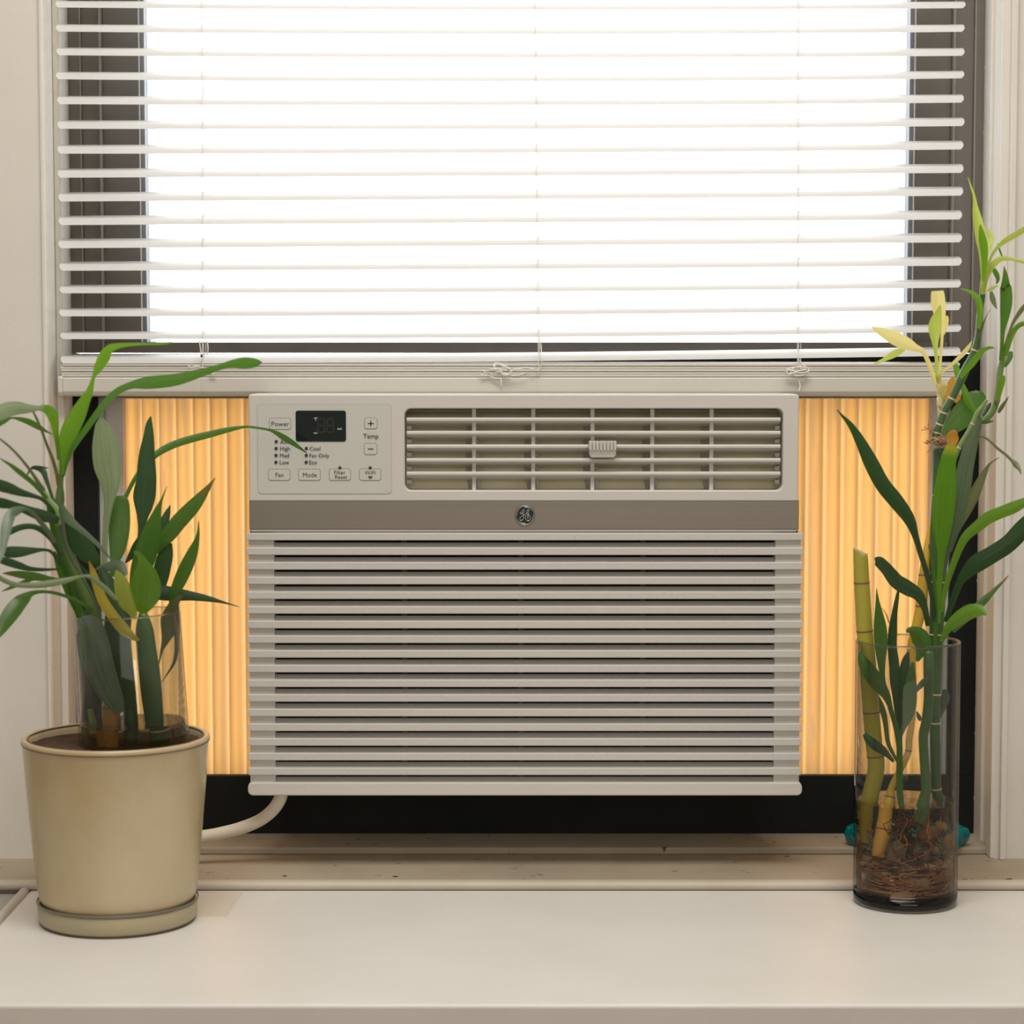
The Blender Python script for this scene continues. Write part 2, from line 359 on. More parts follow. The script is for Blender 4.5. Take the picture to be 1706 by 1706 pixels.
# ================================================================== SETTING
XL, XR = -0.4095, 0.432                # sides of the window opening
FY = 0.075                             # front of the metal window frame
ZT = 1.16                              # head of the opening
LZ = 0.0072                            # ledge height
LEDGE_Y = WZ(853, 1469, LZ).y          # front of the ledge nosing
SILL_Y = WZ(853, 1674, 0).y            # front edge of the sill board
def S(o, label=None): o['kind'] = 'structure'; (label and o.__setitem__('label', label)); return o
w = MB()
w.box((-2.0, 0, -0.75), (XL, 0.14, 1.85)); w.box((XR, 0, -0.75), (2.0, 0.14, 1.85))
w.box((XL, 0, ZT), (XR, 0.14, 1.85)); w.box((XL, 0, -0.75), (XR, 0.14, -0.02))
S(w.build('wall_front', 'wall_paint'))
S(MB().box((-2.1, -4.0, -0.75), (-2.0, 0.14, 1.85)).build('wall_left', 'room_wall'))
S(MB().box((2.0, -4.0, -0.75), (2.1, 0.14, 1.85)).build('wall_right', 'room_wall'))
S(MB().box((-2.1, -4.1, -0.75), (2.1, -4.0, 1.85)).build('wall_back', 'room_wall'))
S(MB().box((-2.1, -4.1, -0.80), (2.1, 0.14, -0.75)).build('floor', 'room_floor'))
S(MB().box((-2.1, -4.1, 1.85), (2.1, 0.14, 1.90)).build('ceiling', 'room_wall'))
# sill board, its apron, the ledge with its nosing, the small moulding under the window
XS = WZ(62, 1470, 0).x
S(MB().box((XS, SILL_Y, -0.045), (1.2, LEDGE_Y + 0.012, 0)).build('trim_1', 'sill_paint', bev=0.0025, seg=3), 'deep white painted sill board')
S(MB().box((-0.8, SILL_Y + 0.02, -0.75), (1.2, SILL_Y + 0.06, -0.045)).build('trim_2', 'sill_paint'), 'apron under the sill board')
lg = MB(); lg.box((-0.9, LEDGE_Y + 0.004, -0.02), (1.2, 0.075, LZ))
ledge = S(lg.build('trim_3', 'ledge_paint'), 'stained speckled ledge under the window')
nos = MB().prism_x([(LEDGE_Y - 0.004 + 0.0045 * (1 - math.cos(a)) * 0.9, 0.0001 + (LZ + 0.0003) * (0.5 + 0.5 * math.sin(a))) for a in [math.radians(-90 + 22.5 * k) for k in range(9)]] +
                   [(LEDGE_Y + 0.006, LZ + 0.0004), (LEDGE_Y + 0.006, 0.0001)], -0.9, 1.2)
nos.build('nosing', 'nosing_paint', ledge)
mo_y = WZ(853, 1424, LZ).y; mo_top = W(853, 1412, mo_y).z
S(MB().box((XL, mo_y, LZ), (XR, 0.085, mo_top)).build('trim_4', 'ledge_paint', bev=0.0015), 'dusty moulding strip below the window frame')
# left end of the sill: grey board and a rounded strip running towards the room
S(MB().box((-0.9, SILL_Y, -0.05), (XS - 0.006, LEDGE_Y + 0.003, -0.003)).build('trim_5', 'grey_paint'), 'grey board left of the sill')
st = MB(); st.tube([(XS - 0.004, SILL_Y, -0.001), (XS - 0.004, LEDGE_Y, -0.001)], 0.0044, 12)
S(st.build('trim_6', 'trim_paint', smooth=True), 'rounded strip along the sill end')
pt = [WZ(*q, 0) for q in ((318, 1487), (405, 1487), (378, 1527), (300, 1527))]
pm = MB(); n4 = [(p.x, p.y) for p in pt]; pm.prism_z(n4, -0.003, 0.0003)
pm.build('patch', 'sill_patch', bpy.data.objects['trim_1'])
# casing strips in the reveals
jl = MB(); jl.box((XL, 0.036, LZ), (XL + 0.0065, FY, ZT))
S(jl.build('trim_7', 'trim_paint', bev=0.001), 'left jamb strip')
jr = MB(); jr.box((XR - 0.003, 0.045, LZ), (XR + 0.001, FY, ZT)); jr.box((XR - 0.0035, 0.0, LZ), (XR + 0.001, 0.018, ZT))
S(jr.build('trim_8', 'trim_paint', bev=0.001), 'right jamb strip')
cas = MB(); cas.box((XR + 0.004, -0.006, LZ), (XR + 0.0095, 0.001, 1.3)); cas.box((XL - 0.004, -0.003, LZ), (XL - 0.0005, 0.001, 1.3))
S(cas.build('trim_9', 'trim_paint', bev=0.001), 'thin casing beads beside the window')

# ragged brush edge of the white paint along the dark frame
pe = MB(); zz = LZ; pts_ = []
while zz < ZT - 0.06:
    pts_.append((random.uniform(0.0006, 0.0030), zz)); zz += random.uniform(0.002, 0.007)
vs = []
for d_, z_ in pts_: vs += [(XR - d_ - 0.0005, FY - 0.0009, z_), (XR + 0.0004, FY - 0.0009, z_)]
pe.add(vs, [(2 * i, 2 * i + 1, 2 * i + 3, 2 * i + 2) for i in range(len(pts_) - 1)])
pe.build('paint_edge', 'trim_paint', bpy.data.objects['trim_8'])
# ------------------------------------------------------------------ window
win = empty('window_1', (0, FY, LZ), 'dark bronze metal window with a bright sky behind', None, None, 'structure')
def xat(px, Y, py=400): return W(px, py, Y).x
zr0, zr1 = W(853, 588, FY + 0.006).z, W(853, 570, FY + 0.006).z     # meeting rail
def fbox(name, mat, a, b, bev=0.0008): return MB().box(a, b).build(name, mat, win, bev=bev)
# outer frame: two stepped strips per side, running the full height; the sash sits between
xa = xat(137, FY); xb = xat(171, FY + 0.005); xc = xat(235, FY + 0.012)
xra = xat(1621, FY); xrb = xat(1585, FY + 0.005); xrc = xat(1521, FY + 0.012)
fbox('jamb_frame', 'bronze_lit', (XL, FY, zr0), (xa, 0.13, ZT)); fbox('jamb_frame', 'bronze_lit', (xa + 0.0006, FY + 0.003, zr0), (xb, 0.13, ZT))
fbox('jamb_frame', 'bronze_lit', (xra, FY, zr0), (XR, 0.13, ZT)); fbox('jamb_frame', 'bronze_lit', (xrb, FY + 0.003, zr0), (xra - 0.0006, 0.13, ZT))
fbox('sash_stile', 'bronze_lit', (xb + 0.0006, FY + 0.010, zr0), (xc, 0.12, ZT)); fbox('sash_stile', 'bronze_lit', (xrc, FY + 0.010, zr0), (xrb - 0.0006, 0.12, ZT))
fbox('gasket', 'gasket_grey', (xc, FY + 0.02, zr1), (xc + 0.0034, 0.115, ZT), 0); fbox('gasket', 'gasket_grey', (xrc - 0.0034, FY + 0.02, zr1), (xrc, 0.115, ZT), 0)
fbox('light_leak_strip', 'light_leak_strip', (xc + 0.0032, 0.112, zr1), (xc + 0.0085, 0.117, ZT), 0); fbox('light_leak_strip', 'light_leak_strip', (xrc - 0.0085, 0.112, zr1), (xrc - 0.0032, 0.117, ZT), 0)
for bx_ in (xa, xb, xra, xrb):
    fbox('frame_bead', 'bronze_highlight', (bx_ - 0.0006, FY - 0.0006, zr0), (bx_ + 0.0006, FY + 0.02, ZT), 0.0002)
fbox('meeting_rail', 'bronze_lit', (xb + 0.0006, FY + 0.006, zr0), (xrb - 0.0006, 0.12, zr1))
fbox('head_frame', 'bronze_lit', (XL, FY, ZT - 0.05), (XR, 0.13, ZT))
fbox('pane', 'window_glass', (xc, 0.108, zr1), (xrc, 0.110, ZT - 0.05), 0)
# lower opening: sides and bottom in the shaded copy of the frame metal
zb = W(853, 1291, FY + 0.004).z; zbb = mo_top - 0.004
xl2 = xat(164, FY, 900); xr2 = xat(1584, FY, 900)
fbox('lower_stile', 'bronze_shaded', (XL, FY, zb), (xl2, 0.13, zr0 - 0.0006)); fbox('lower_stile', 'bronze_shaded', (xr2, FY, zb), (XR, 0.13, zr0 - 0.0006))
fbox('lower_rail', 'bronze_shaded', (XL, FY, zbb), (XR, FY + 0.009, zb)); fbox('lower_sill', 'bronze_shaded', (XL, FY + 0.0095, zbb), (XR, 0.13, zb - 0.012))
fbox('lower_head', 'bronze_shaded', (xl2, FY + 0.008, W(853, 662, FY).z), (xr2, 0.13, zr0 - 0.0006))

# ------------------------------------------------------------------ air conditioner
Y0A, Y1A = -0.046, -0.053                     # front plane leans out slightly towards the bottom
def YA(py): return Y0A + (Y1A - Y0A) * (py - 657) / (1322 - 657)
def A(px, py, off=0.0): return W(px, py, YA(py) + off)
ac_base = A(875, 1325)
ac = empty('window_air_conditioner', (ac_base.x, 0.05, ac_base.z), 'white window air conditioner with louvred grille, wedged under the blind', 'air conditioner')
def q2(px, py): v = A(px, py); return v.x, v.z
def rr(px0, py0, px1, py1, rpx, n=5):
    x0, z0 = q2(px0, py1); x1, z1 = q2(px1, py0); return rrect(x0, z0, x1, z1, rpx * 0.00052, n)
yb = YA(760)
bez = MB()
loops = [(rr(415, 656.5, 1331.5, 887, 6), yb + 0.045), (rr(415, 656.5, 1331.5, 887, 6), yb + 0.0016), (rr(415.9, 657.4, 1330.6, 886.1, 5.4), yb + 0.0004), (rr(417.6, 659.1, 1328.9, 884.4, 4.2), yb),
         (rr(672.5, 679, 1306.5, 819, 12), yb), (rr(673.8, 680.3, 1305.2, 817.7, 11.4), yb + 0.0005), (rr(674.5, 681, 1304.5, 817, 11), yb + 0.0016), (rr(674.5, 681, 1304.5, 817, 11), yb + 0.045)]
nl = len(loops[0][0])
for lp, y_ in loops: bez.v += [Vector((p[0], y_, p[1])) for p in lp]
for q in range(len(loops) - 1):
    for i in range(nl):
        j = (i + 1) % nl; bez.f.append([q * nl + i, q * nl + j, (q + 1) * nl + j, (q + 1) * nl + i]); bez.mi.append(0)
bez_o = bez.build('bezel', 'ac_plastic', ac)
# duct behind the outlet, with warm foam at the back
x0, z0 = q2(668, 822); x1, z1 = q2(1311, 676)
duct = MB(); duct.add([(x0, yb + 0.023, z0 - 0.004), (x1, yb + 0.023, z0 - 0.004), (x1, yb + 0.034, z1 - 0.012), (x0, yb + 0.034, z1 - 0.012), (x1, yb + 0.042, z1 + 0.002), (x0, yb + 0.042, z1 + 0.002)],
                      [(0, 1, 2, 3), (3, 2, 4, 5)])
duct.build('duct_lining', 'ac_foam', ac)
tb = MB(); tb.box((x0 + 0.002, yb + 0.022, z1 - 0.0060), (x1 - 0.002, yb + 0.040, z1 - 0.0035)); tb.build('duct_lip', 'ac_fin', ac)
for px in (789.5, 888.5, 987.5, 1087.5, 1186.5):
    c = q2(px, 750)[0]
    MB().box((c - 0.0018, yb + 0.007, z0 + 0.002), (c + 0.0018, yb + 0.014, z1 - 0.002)).build('louver_post', 'ac_plastic', ac, bev=0.0006)
    sgn = (px - 987) / 300.0
    v = MB(); yf, ybk = yb + 0.0165, yb + 0.027; o_ = 0.004 - sgn * 0.004
    v.add([(c - 0.001 + 0.004, yf, z0 + 0.002), (c + 0.001 + 0.004, yf, z0 + 0.002), (c + 0.001 - 0.007 , ybk, z0 + 0.002), (c - 0.001 - 0.007, ybk, z0 + 0.002),
           (c - 0.001 + 0.002, yf, z1 - 0.012), (c + 0.001 + 0.002, yf, z1 - 0.012), (c + 0.001 - 0.006, ybk, z1 - 0.012), (c - 0.001 - 0.006, ybk, z1 - 0.012)],
          [(0, 3, 2, 1), (4, 5, 6, 7), (0, 1, 5, 4), (1, 2, 6, 5), (2, 3, 7, 6), (3, 0, 4, 7)])
    v.build('air_vane', 'ac_fin', ac)
for i, (pt_, pb_) in enumerate(((696, 710), (718.3, 732.5), (741, 755), (763.8, 777.8), (786.3, 800.2))):
    xa_, zt = q2(677.5, pt_); xb_, zb_ = q2(1300.5, pb_)
    h = zt - zb_
    prof = [(yb + 0.0015, zt - 0.0012), (yb + 0.0028, zt), (yb + 0.0050, zt + 0.0002), (yb + 0.016, zb_ + 0.0022), (yb + 0.0165, zb_ + 0.0006), (yb + 0.0150, zb_ - 0.0004), (yb + 0.0030, zt - 0.0032), (yb + 0.0016, zt - 0.0026)]
    MB().prism_x(prof, xa_, xb_).build('louver', 'ac_plastic', ac)
    for px in (681, 1297):
        c = q2(px, pb_ + 1)
        MB().box((c[0] - 0.002, yb + 0.010, c[1] - 0.003), (c[0] + 0.002, yb + 0.018, c[1] + 0.0005)).build('louver_pivot', 'ac_fin', ac)
tb_x0, tb_z1 = q2(981, 735); tb_x1, tb_z0 = q2(1026.5, 762)
tm = MB(); tm.slab([(tb_x0 - 0.0002, tb_z1), (tb_x1 + 0.0002, tb_z1), (tb_x1 - 0.0004, tb_z0 + 0.002), (tb_x1 - 0.0022, tb_z0), (tb_x0 + 0.0022, tb_z0), (tb_x0 + 0.0004, tb_z0 + 0.002)], yb - 0.0045, yb + 0.004)
tab = tm.build('louver_tab', 'ac_plastic', ac, bev=0.0006)
for k in range(8):
    c = tb_x0 + 0.0012 + (tb_x1 - tb_x0 - 0.0024) * k / 7
    MB().box((c - 0.0008, yb - 0.0080, tb_z0 + 0.0065), (c + 0.0008, yb - 0.003, tb_z1 + 0.0006)).build('grip_ridge', 'ac_plastic', tab, bev=0.0003)
# control panel
cp = MB(); cpo = rr(430, 673, 652, 822, 7); cp.slab(cpo, yb - 0.0004, yb + 0.002)
panel = cp.build('control_panel', 'ac_panel', ac)
gr = MB().ring(rr(429.3, 672.3, 652.7, 822.7, 7.5), rr(430.6, 673.6, 651.4, 821.4, 6.6), yb - 0.00045, yb); gr.build('panel_outline', 'ac_fin', panel)
dm = MB().slab(rr(493, 684, 576.5, 735.5, 4), yb - 0.0009, yb + 0.001); disp = dm.build('display', 'display_black', panel)
# sub-parts sit one level below the panel
def onp(mb, name, mat): return mb.build(name, mat, panel)
dg = MB()
for dx in (529, 544):
    for (ax, ay, bx_, by_) in ((2, 0, 11, 2.2), (2, 11.5, 11, 13.7), (2, 22.5, 11, 24.7), (0, 1.5, 2.2, 12), (0, 12.5, 2.2, 23.5), (10.6, 1.5, 12.8, 12), (10.6, 12.5, 12.8, 23.5)):
        a_ = q2(dx + ax, 696.5 + by_); b_ = q2(dx + bx_, 696.5 + ay); dg.box((a_[0], yb - 0.00102, a_[1]), (b_[0], yb - 0.0008, b_[1]))
onp(dg, 'display_digits', 'display_off')
ic = MB()
for (a0, b0, a1, b1) in ((523, 695.5, 529.5, 697), (525.6, 697, 527, 701), (523, 720.5, 529, 722.5), (562.5, 713, 565, 716), (565.6, 713.6, 567.6, 716), (568.2, 712.6, 569.6, 716)):
    a_ = q2(a0, b1); b_ = q2(a1, b0); ic.box((a_[0], yb - 0.00102, a_[1]), (b_[0], yb - 0.0008, b_[1]))
onp(ic, 'display_icons', 'display_icon')
for (a0, b0, a1, b1) in ((449, 696, 485, 715.5), (607, 695.5, 629, 714.5), (606.5, 738, 628.5, 757.5), (447, 781, 483.5, 800.5), (497, 781, 534, 800.5), (548, 780.5, 584.5, 800.5), (598.5, 780.5, 635, 800.5)):
    m_ = MB(); m_.slab(rr(a0 + .8, b0 + .8, a1 - .8, b1 - .8, 3.4), yb - 0.0008, yb - 0.0003, 0); m_.ring(rr(a0, b0, a1, b1, 4.2), rr(a0 + .9, b0 + .9, a1 - .9, b1 - .9, 3.3), yb - 0.00075, yb - 0.0003, 1)
    m_.build('button', ['ac_panel', 'outline_grey'], panel)
PXM = 0.000522
def letter(body, px, py, cap, align='CENTER', name='lettering'):
    x, z = q2(px, py); v, f_ = text_mesh(body, x, yb - 0.00092, z, cap * PXM, align); MB().add(v, f_).build(name, 'ink', panel, fix=False)
letter('Power', 467, 706, 8.2); letter('Temp', 618, 726.2, 7.8)
for body, px, py in (('Auto', 467, 735.6), ('High', 466.4, 747), ('Med', 466, 758.6), ('Low', 465.6, 770)): letter(body, px, py, 6.6, 'LEFT')
for body, px, py in (('Cool', 515.6, 747), ('Fan Only', 515, 758.6), ('Eco', 514.6, 770)): letter(body, px, py, 6.6, 'LEFT')
letter('Fan', 465.8, 791, 7.4); letter('Mode', 516, 791, 7.4); letter('Filter', 566, 787, 6.6); letter('Reset', 568, 794.4, 6.6); letter('WiFi', 617, 787.3, 6.8)
def pbox(a0, b0, a1, b1, name):
    a_ = q2(a0, b1); b_ = q2(a1, b0); MB().box((a_[0], yb - 0.00105, a_[1]), (b_[0], yb - 0.0007, b_[1])).build(name, 'ink', panel)
sm = MB()
for (a0, b0, a1, b1) in ((613.2, 704.7, 622.8, 706.3), (617.2, 700.7, 618.8, 710.3)):
    a_ = q2(a0, b1); b_ = q2(a1, b0); sm.box((a_[0], yb - 0.00105, a_[1]), (b_[0], yb - 0.0007, b_[1]))
onp(sm, 'plus_sign', 'ink'); pbox(613, 747.2, 622.3, 748.8, 'minus_sign')
wf = MB(); wc = q2(617, 798.4)
for r_ in (1.2, 3.0, 4.9):
    arc = [(wc[0] + r_ * PXM * math.sin(a), yb - 0.0009, wc[1] + r_ * PXM * math.cos(a)) for a in [math.radians(-48 + 12 * k) for k in range(9)]]
    wf.tube(arc, 0.00032, 5)
onp(wf, 'wifi_symbol', 'ink')
for px, py in ((460.4, 735.6), (460.2, 747), (460, 758.6), (459.8, 770), (510.6, 747), (510.4, 758.6), (510.2, 770), (566.4, 779.5), (616.8, 779.5)):
    c = q2(px, py); MB().slab([(c[0] + 2.7 * PXM * math.cos(a), c[1] + 2.7 * PXM * math.sin(a)) for a in [2 * math.pi * k / 14 for k in range(14)]], yb - 0.00105, yb - 0.0005).build('indicator', 'ink', panel)
# steel strip and round badge
x0, z0 = q2(416.2, 881.5); x1, z1 = q2(1330.4, 834.5)
MB().box((x0 - 0.0004, yb - 0.0002, z0 - 0.0004), (x1 + 0.0004, yb + 0.001, z1 + 0.0004)).build('strip_shadow_gap', 'ac_seam', ac)
strip = MB().box((x0, yb - 0.0006, z0), (x1, yb + 0.001, z1)).build('steel_strip', 'brushed_steel', ac)
s_ = 70 / 1706.0
def bq(u, v_): return q2(840 + u * s_, 830 + v_ * s_)
bc = bq(842, 690); R_ = 410 * s_ * PXM
bd = MB(); bd.lathe([(0.00001, -0.0002), (R_ * 0.97, -0.0002), (R_, 0.0004), (R_, 0.0012), (0.00001, 0.0012)], (0, 0, 0), 40)
for v in bd.v: v.x, v.y, v.z = bc[0] + v.x, yb - 0.0016 + v.z, bc[1] + v.y
badge = bd.build('badge', 'badge_dark', strip); badge['label'] = 'round dark emblem with silver script'
rg = MB()
for r_, t_ in ((0.955, 0.00016), (0.885, 0.00010)):
    rg.tube([(bc[0] + R_ * r_ * math.cos(a), yb - 0.00185, bc[1] + R_ * r_ * math.sin(a)) for a in [2 * math.pi * k / 48 for k in range(49)]], t_, 6)
for k in range(4):
    a0 = math.radians(85 - 90 * k + 8)
    arc = [(bc[0] + R_ * (0.80 + 0.05 * q / 9) * math.cos(a0 - math.radians(62) * q / 9), yb - 0.00185, bc[1] + R_ * (0.80 + 0.05 * q / 9) * math.sin(a0 - math.radians(62) * q / 9)) for q in range(10)]
    rg.tube(arc, [0.00026 * (1 - 0.6 * q / 9) for q in range(10)], 6)
mono1 = [(648, 548), (655, 600), (700, 625), (765, 590), (812, 530), (810, 485), (775, 475), (730, 520), (725, 590), (770, 650), (797, 720), (780, 820), (720, 890), (660, 895), (630, 850), (660, 780), (730, 720), (820, 670), (900, 610), (985, 550), (1010, 500), (990, 470), (950, 480), (922, 540), (940, 600), (1005, 640)]
mono2 = [(1005, 645), (920, 680), (870, 750), (870, 840), (930, 900), (1000, 910), (1060, 860), (1072, 780), (1020, 715), (965, 730), (938, 790), (970, 825), (995, 800)]
for mono in (mono1, mono2):
    rg.tube([(*(lambda c: (c[0], yb - 0.00185, c[1]))(bq(*p)),) for p in spline(mono, 5)], 0.00027, 6)
rg.build('emblem_script', 'badge_silver', strip)
# lower grille
yg = YA(1100)
def g2(px, py): v = W(px, py, yg); return v.x, v.z
gx0, gx1 = g2(413, 1100)[0], g2(1335.5, 1100)[0]; ix0, ix1 = g2(457, 1100)[0], g2(1291, 1100)[0]
zt_ = g2(853, 888)[1]; zb_ = g2(853, 1304)[1]
MB().box((gx0 + 0.001, yg + 0.0035, zb_), (ix0, yg + 0.022, zt_)).build('grille_side', 'ac_plastic', ac)
MB().box((ix1, yg + 0.0035, zb_), (gx1 - 0.001, yg + 0.022, zt_)).build('grille_side', 'ac_plastic', ac)
MB().box((ix0 - 0.002, yg + 0.0215, zb_), (ix1 + 0.002, yg + 0.024, zt_)).build('filter_screen', 'ac_dark', ac)
for px in (672.5, 868, 1072):
    c = g2(px, 1100)[0]; MB().box((c - 0.0022, yg + 0.0125, zb_), (c + 0.0022, yg + 0.0208, zt_)).build('grille_rib', 'ac_rib', ac)
for i in range(17):
    t0 = 888 + 24.45 * i; za = g2(853, t0)[1]; zc = g2(853, t0 + 12.3)[1]
    m_ = MB(); m_.prism_x([(yg, za - 0.0006), (yg + 0.0006, za), (yg + 0.0045, za), (yg + 0.0045, zc), (yg + 0.0006, zc), (yg, zc + 0.0006)], gx0, gx1)
    if i: m_.prism_x([(yg + 0.0040, za - 0.0006), (yg + 0.0040, za - 0.0000), (yg + 0.0088, za + 0.0037), (yg + 0.0094, za + 0.0030)], ix0 - 0.0005, ix1 + 0.0005)
    m_.build('grille_slat', 'ac_slat', ac)
MB().box((gx0 + 0.001, yg + 0.002, zt_ - 0.0010), (gx1 - 0.001, yg + 0.024, zt_ - 0.0002)).build('grille_top', 'ac_plastic', ac)
zc = g2(853, 1303.8)[1]
MB().prism_x([(yg + 0.0040, zc - 0.0006), (yg + 0.0040, zc), (yg + 0.0088, zc + 0.0037), (yg + 0.0094, zc + 0.0030)], ix0 - 0.0005, ix1 + 0.0005).build('grille_blade', 'ac_slat', ac)
bx0, bz0 = g2(413, 1325.5); bx1, bz1 = g2(1336.5, 1303.5)
br = MB(); br.slab(rrect(bx0, bz0, bx1, bz1, 0.0045, 5), yg - 0.0006, yg + 0.03); bro = br.build('bottom_rail', 'ac_plastic', ac)
md = bro.modifiers.new('bevel', 'BEVEL'); md.width = 0.0012; md.segments = 2; md.limit_method = 'ANGLE'
sx0, sz0 = q2(416, 888.4); sx1, sz1 = q2(1330, 885.6)
MB().box((sx0, yb + 0.002, sz0 - 0.001), (sx1, yb + 0.02, sz1 + 0.003)).build('seam', 'ac_seam', ac)
ctop = W(853, 661, 0.03).z - 0.0008
MB().box((q2(432, 900)[0], yb + 0.046, bz0 + 0.006), (q2(1316, 900)[0], 0.36, ctop)).build('cabinet', 'ac_plastic', ac)
MB().box((q2(420, 900)[0], yb + 0.0225, bz0 + 0.005), (q2(1328, 900)[0], yb + 0.047, zt_ - 0.002)).build('inner_body', 'ac_dark', ac)
# power cord: leaves the bottom rail and runs behind the pot
cpts = [(470, 1316, -0.035), (466, 1332, -0.032), (454, 1350, -0.030), (432, 1367, -0.028), (400, 1380, -0.027), (360, 1390, -0.027), (310, 1399, -0.03), (262, 1418, -0.035), (215, 1432, -0.045)]
cp3 = [W(*p) for p in spline(cpts, 6)]
cb = MB(); cb.tube(cp3, 0.0057, 12)
cb.build('power_cord', 'cord_plastic', ac, smooth=True)

# ------------------------------------------------------------------ pleated side panels of the air conditioner
def side_panel(pxa, pxb, pxf0, pxf1, label):
    Yp = FY + 0.022
    ztop = W(853, 661, Yp).z; zbot = W(853, 1293, Yp).z - 0.009
    r = empty('accordion_side_panel', ((xat(pxa, Yp, 900) + xat(pxb, Yp, 900)) / 2, Yp, zbot), label, 'side panel', 'pleated panels beside the air conditioner')
    xa_, xb_ = xat(pxa, Yp, 900), xat(pxb, Yp, 900)
    if pxa < 853: xb_ = q2(432, 900)[0] - 0.0004          # runs up to the side of the cabinet
    else: xa_ = q2(1316, 900)[0] + 0.0004
    per = 28.4 * pxs(Yp); n = max(1, round((xb_ - xa_) / per)); per = (xb_ - xa_) / n
    prof = []
    for k in range(n):
        for u, dy in ((0.0, 0.006), (0.05, 0.0065), (0.16, 0.0), (0.30, -0.005), (0.55, -0.0058), (0.72, -0.0045), (0.86, 0.001), (0.97, 0.0058)):
            prof.append((xa_ + (k + u) * per, Yp + dy))
    prof.append((xb_, Yp + 0.006))
    vs = [(x, y, zbot) for x, y in prof] + [(x, y, ztop) for x, y in prof]; L = len(prof)
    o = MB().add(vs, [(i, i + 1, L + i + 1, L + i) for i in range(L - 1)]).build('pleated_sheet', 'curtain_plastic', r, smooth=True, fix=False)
    xf0, xf1 = xat(pxf0, Yp - 0.01, 900), xat(pxf1, Yp - 0.01, 900)
    MB().box((xf0, Yp - 0.013, zbot), (xf1, Yp + 0.004, ztop)).build('side_frame', 'pale_strip', r, bev=0.0006)
    xm = xf0 + (xf1 - xf0) * (0.34 if pxf0 < 853 else 0.66)
    MB().box((xm - 0.0006, Yp - 0.0145, zbot), (xm + 0.0006, Yp - 0.0125, ztop)).build('frame_bead', 'gasket_grey', r)
    xt0, xt1 = min(xf0, xa_), max(xf1, xb_)
    MB().box((xt0, Yp - 0.012, ztop - 0.0015), (xt1, Yp + 0.012, ztop + 0.004)).build('top_channel', 'pale_strip', r)
    MB().box((xt0, Yp - 0.010, zbot - 0.002), (xt1, Yp + 0.012, zbot + 0.0008)).build('bottom_channel', 'bronze_shaded', r)
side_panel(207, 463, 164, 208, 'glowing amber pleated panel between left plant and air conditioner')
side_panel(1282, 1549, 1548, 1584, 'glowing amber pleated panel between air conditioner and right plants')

# ------------------------------------------------------------------ blind
BY = 0.018                                   # room-side edge of the slats
bl = empty('window_blind', (0, BY + 0.012, W(853, 658, BY).z), 'white horizontal slat blind, lowered, surplus slats stacked on its bottom rail', 'blind')
SL = [(12.4, 13.7, 16), (52.5, 53, 56.6), (92, 93, 95.6), (132, 130.5, 135.4), (173.5, 171, 175), (214.5, 210, 214.7), (256, 249, 254.4), (296, 288, 292.5), (335.6, 326, 331.5), (375, 365.6, 370.7), (413.5, 403.7, 409), (451, 442.5, 448), (488.5, 479, 486), (527, 516.6, 524.4), (565, 552.8, 562), (605.6, 592.5, 602)]
TH = [12.0, 13.4, 14.2, 14, 15.3, 15.8, 16.5, 16.7, 17, 17.4, 17.6, 17, 15.4, 15, 14, 16.5]
SWD = 0.025
def tilt_for(py, th):
    lo, hi = math.radians(-25), math.radians(50); p0 = W(853, py, BY); 
    for _ in range(40):
        m_ = (lo + hi) / 2; q = p0 + Vector((0, SWD * math.cos(m_), SWD * math.sin(m_)))
        if py - proj(q)[1] < th: lo = m_
        else: hi = m_
    return m_
def slat_mesh(pL, pR, pM, tau, xl, xr, crown=0.0029, thick=0.0005):
    nx, ny = 24, 6; mb = MB(); vs = []
    zL, zR, zM = W(120, pL, BY).z, W(1580, pR, BY).z, W(853, pM, BY).z
    for i in range(nx + 1):
        s = i / nx
        if i == 0: xs = 0.0
        x = xl + (xr - xl) * s
        z = zL + (zR - zL) * s; z += (zM - (zL + zR) / 2) * (1 - (2 * s - 1) ** 2)
        for j in range(ny + 1):
            t = j / ny; cr = crown * (1 - (2 * t - 1) ** 2)
            # rounded corners at both ends
            ex = 0.0035 * max(0.0, abs(2 * t - 1) - 0.45) ** 2 / 0.3
            xx = x
            if i == 0: xx = xl + ex
            if i == nx: xx = xr - ex
            vs.append((xx, BY + SWD * t * math.cos(tau) - cr * math.sin(tau), z + SWD * t * math.sin(tau) + cr * math.cos(tau)))
    fs = [(i * (ny + 1) + j, (i + 1) * (ny + 1) + j, (i + 1) * (ny + 1) + j + 1, i * (ny + 1) + j + 1) for i in range(nx) for j in range(ny)]
    return MB().add(vs, fs)
bxl, bxr = W(96.5, 300, BY + 0.006).x, W(1605, 300, BY + 0.006).x
for i, (l, r_, mm) in enumerate(SL):
    o = slat_mesh(l, r_, mm, tilt_for((l + r_) / 2, TH[i] - 2.2), bxl + random.uniform(-.0006, .0006), bxr - 0.0000 + random.uniform(-.0008, .0004)).build('slat', 'vinyl_slat', bl, smooth=True, fix=False)
pitch_px = 39.3
for k in range(1, 11):                       # slats above the picture
    py = 12.4 - pitch_px * k
    o = slat_mesh(py, py + 1, py + 3, math.radians(17), bxl, bxr).build('slat', 'vinyl_slat', bl, smooth=True, fix=False)
zst = W(853, 628, BY).z
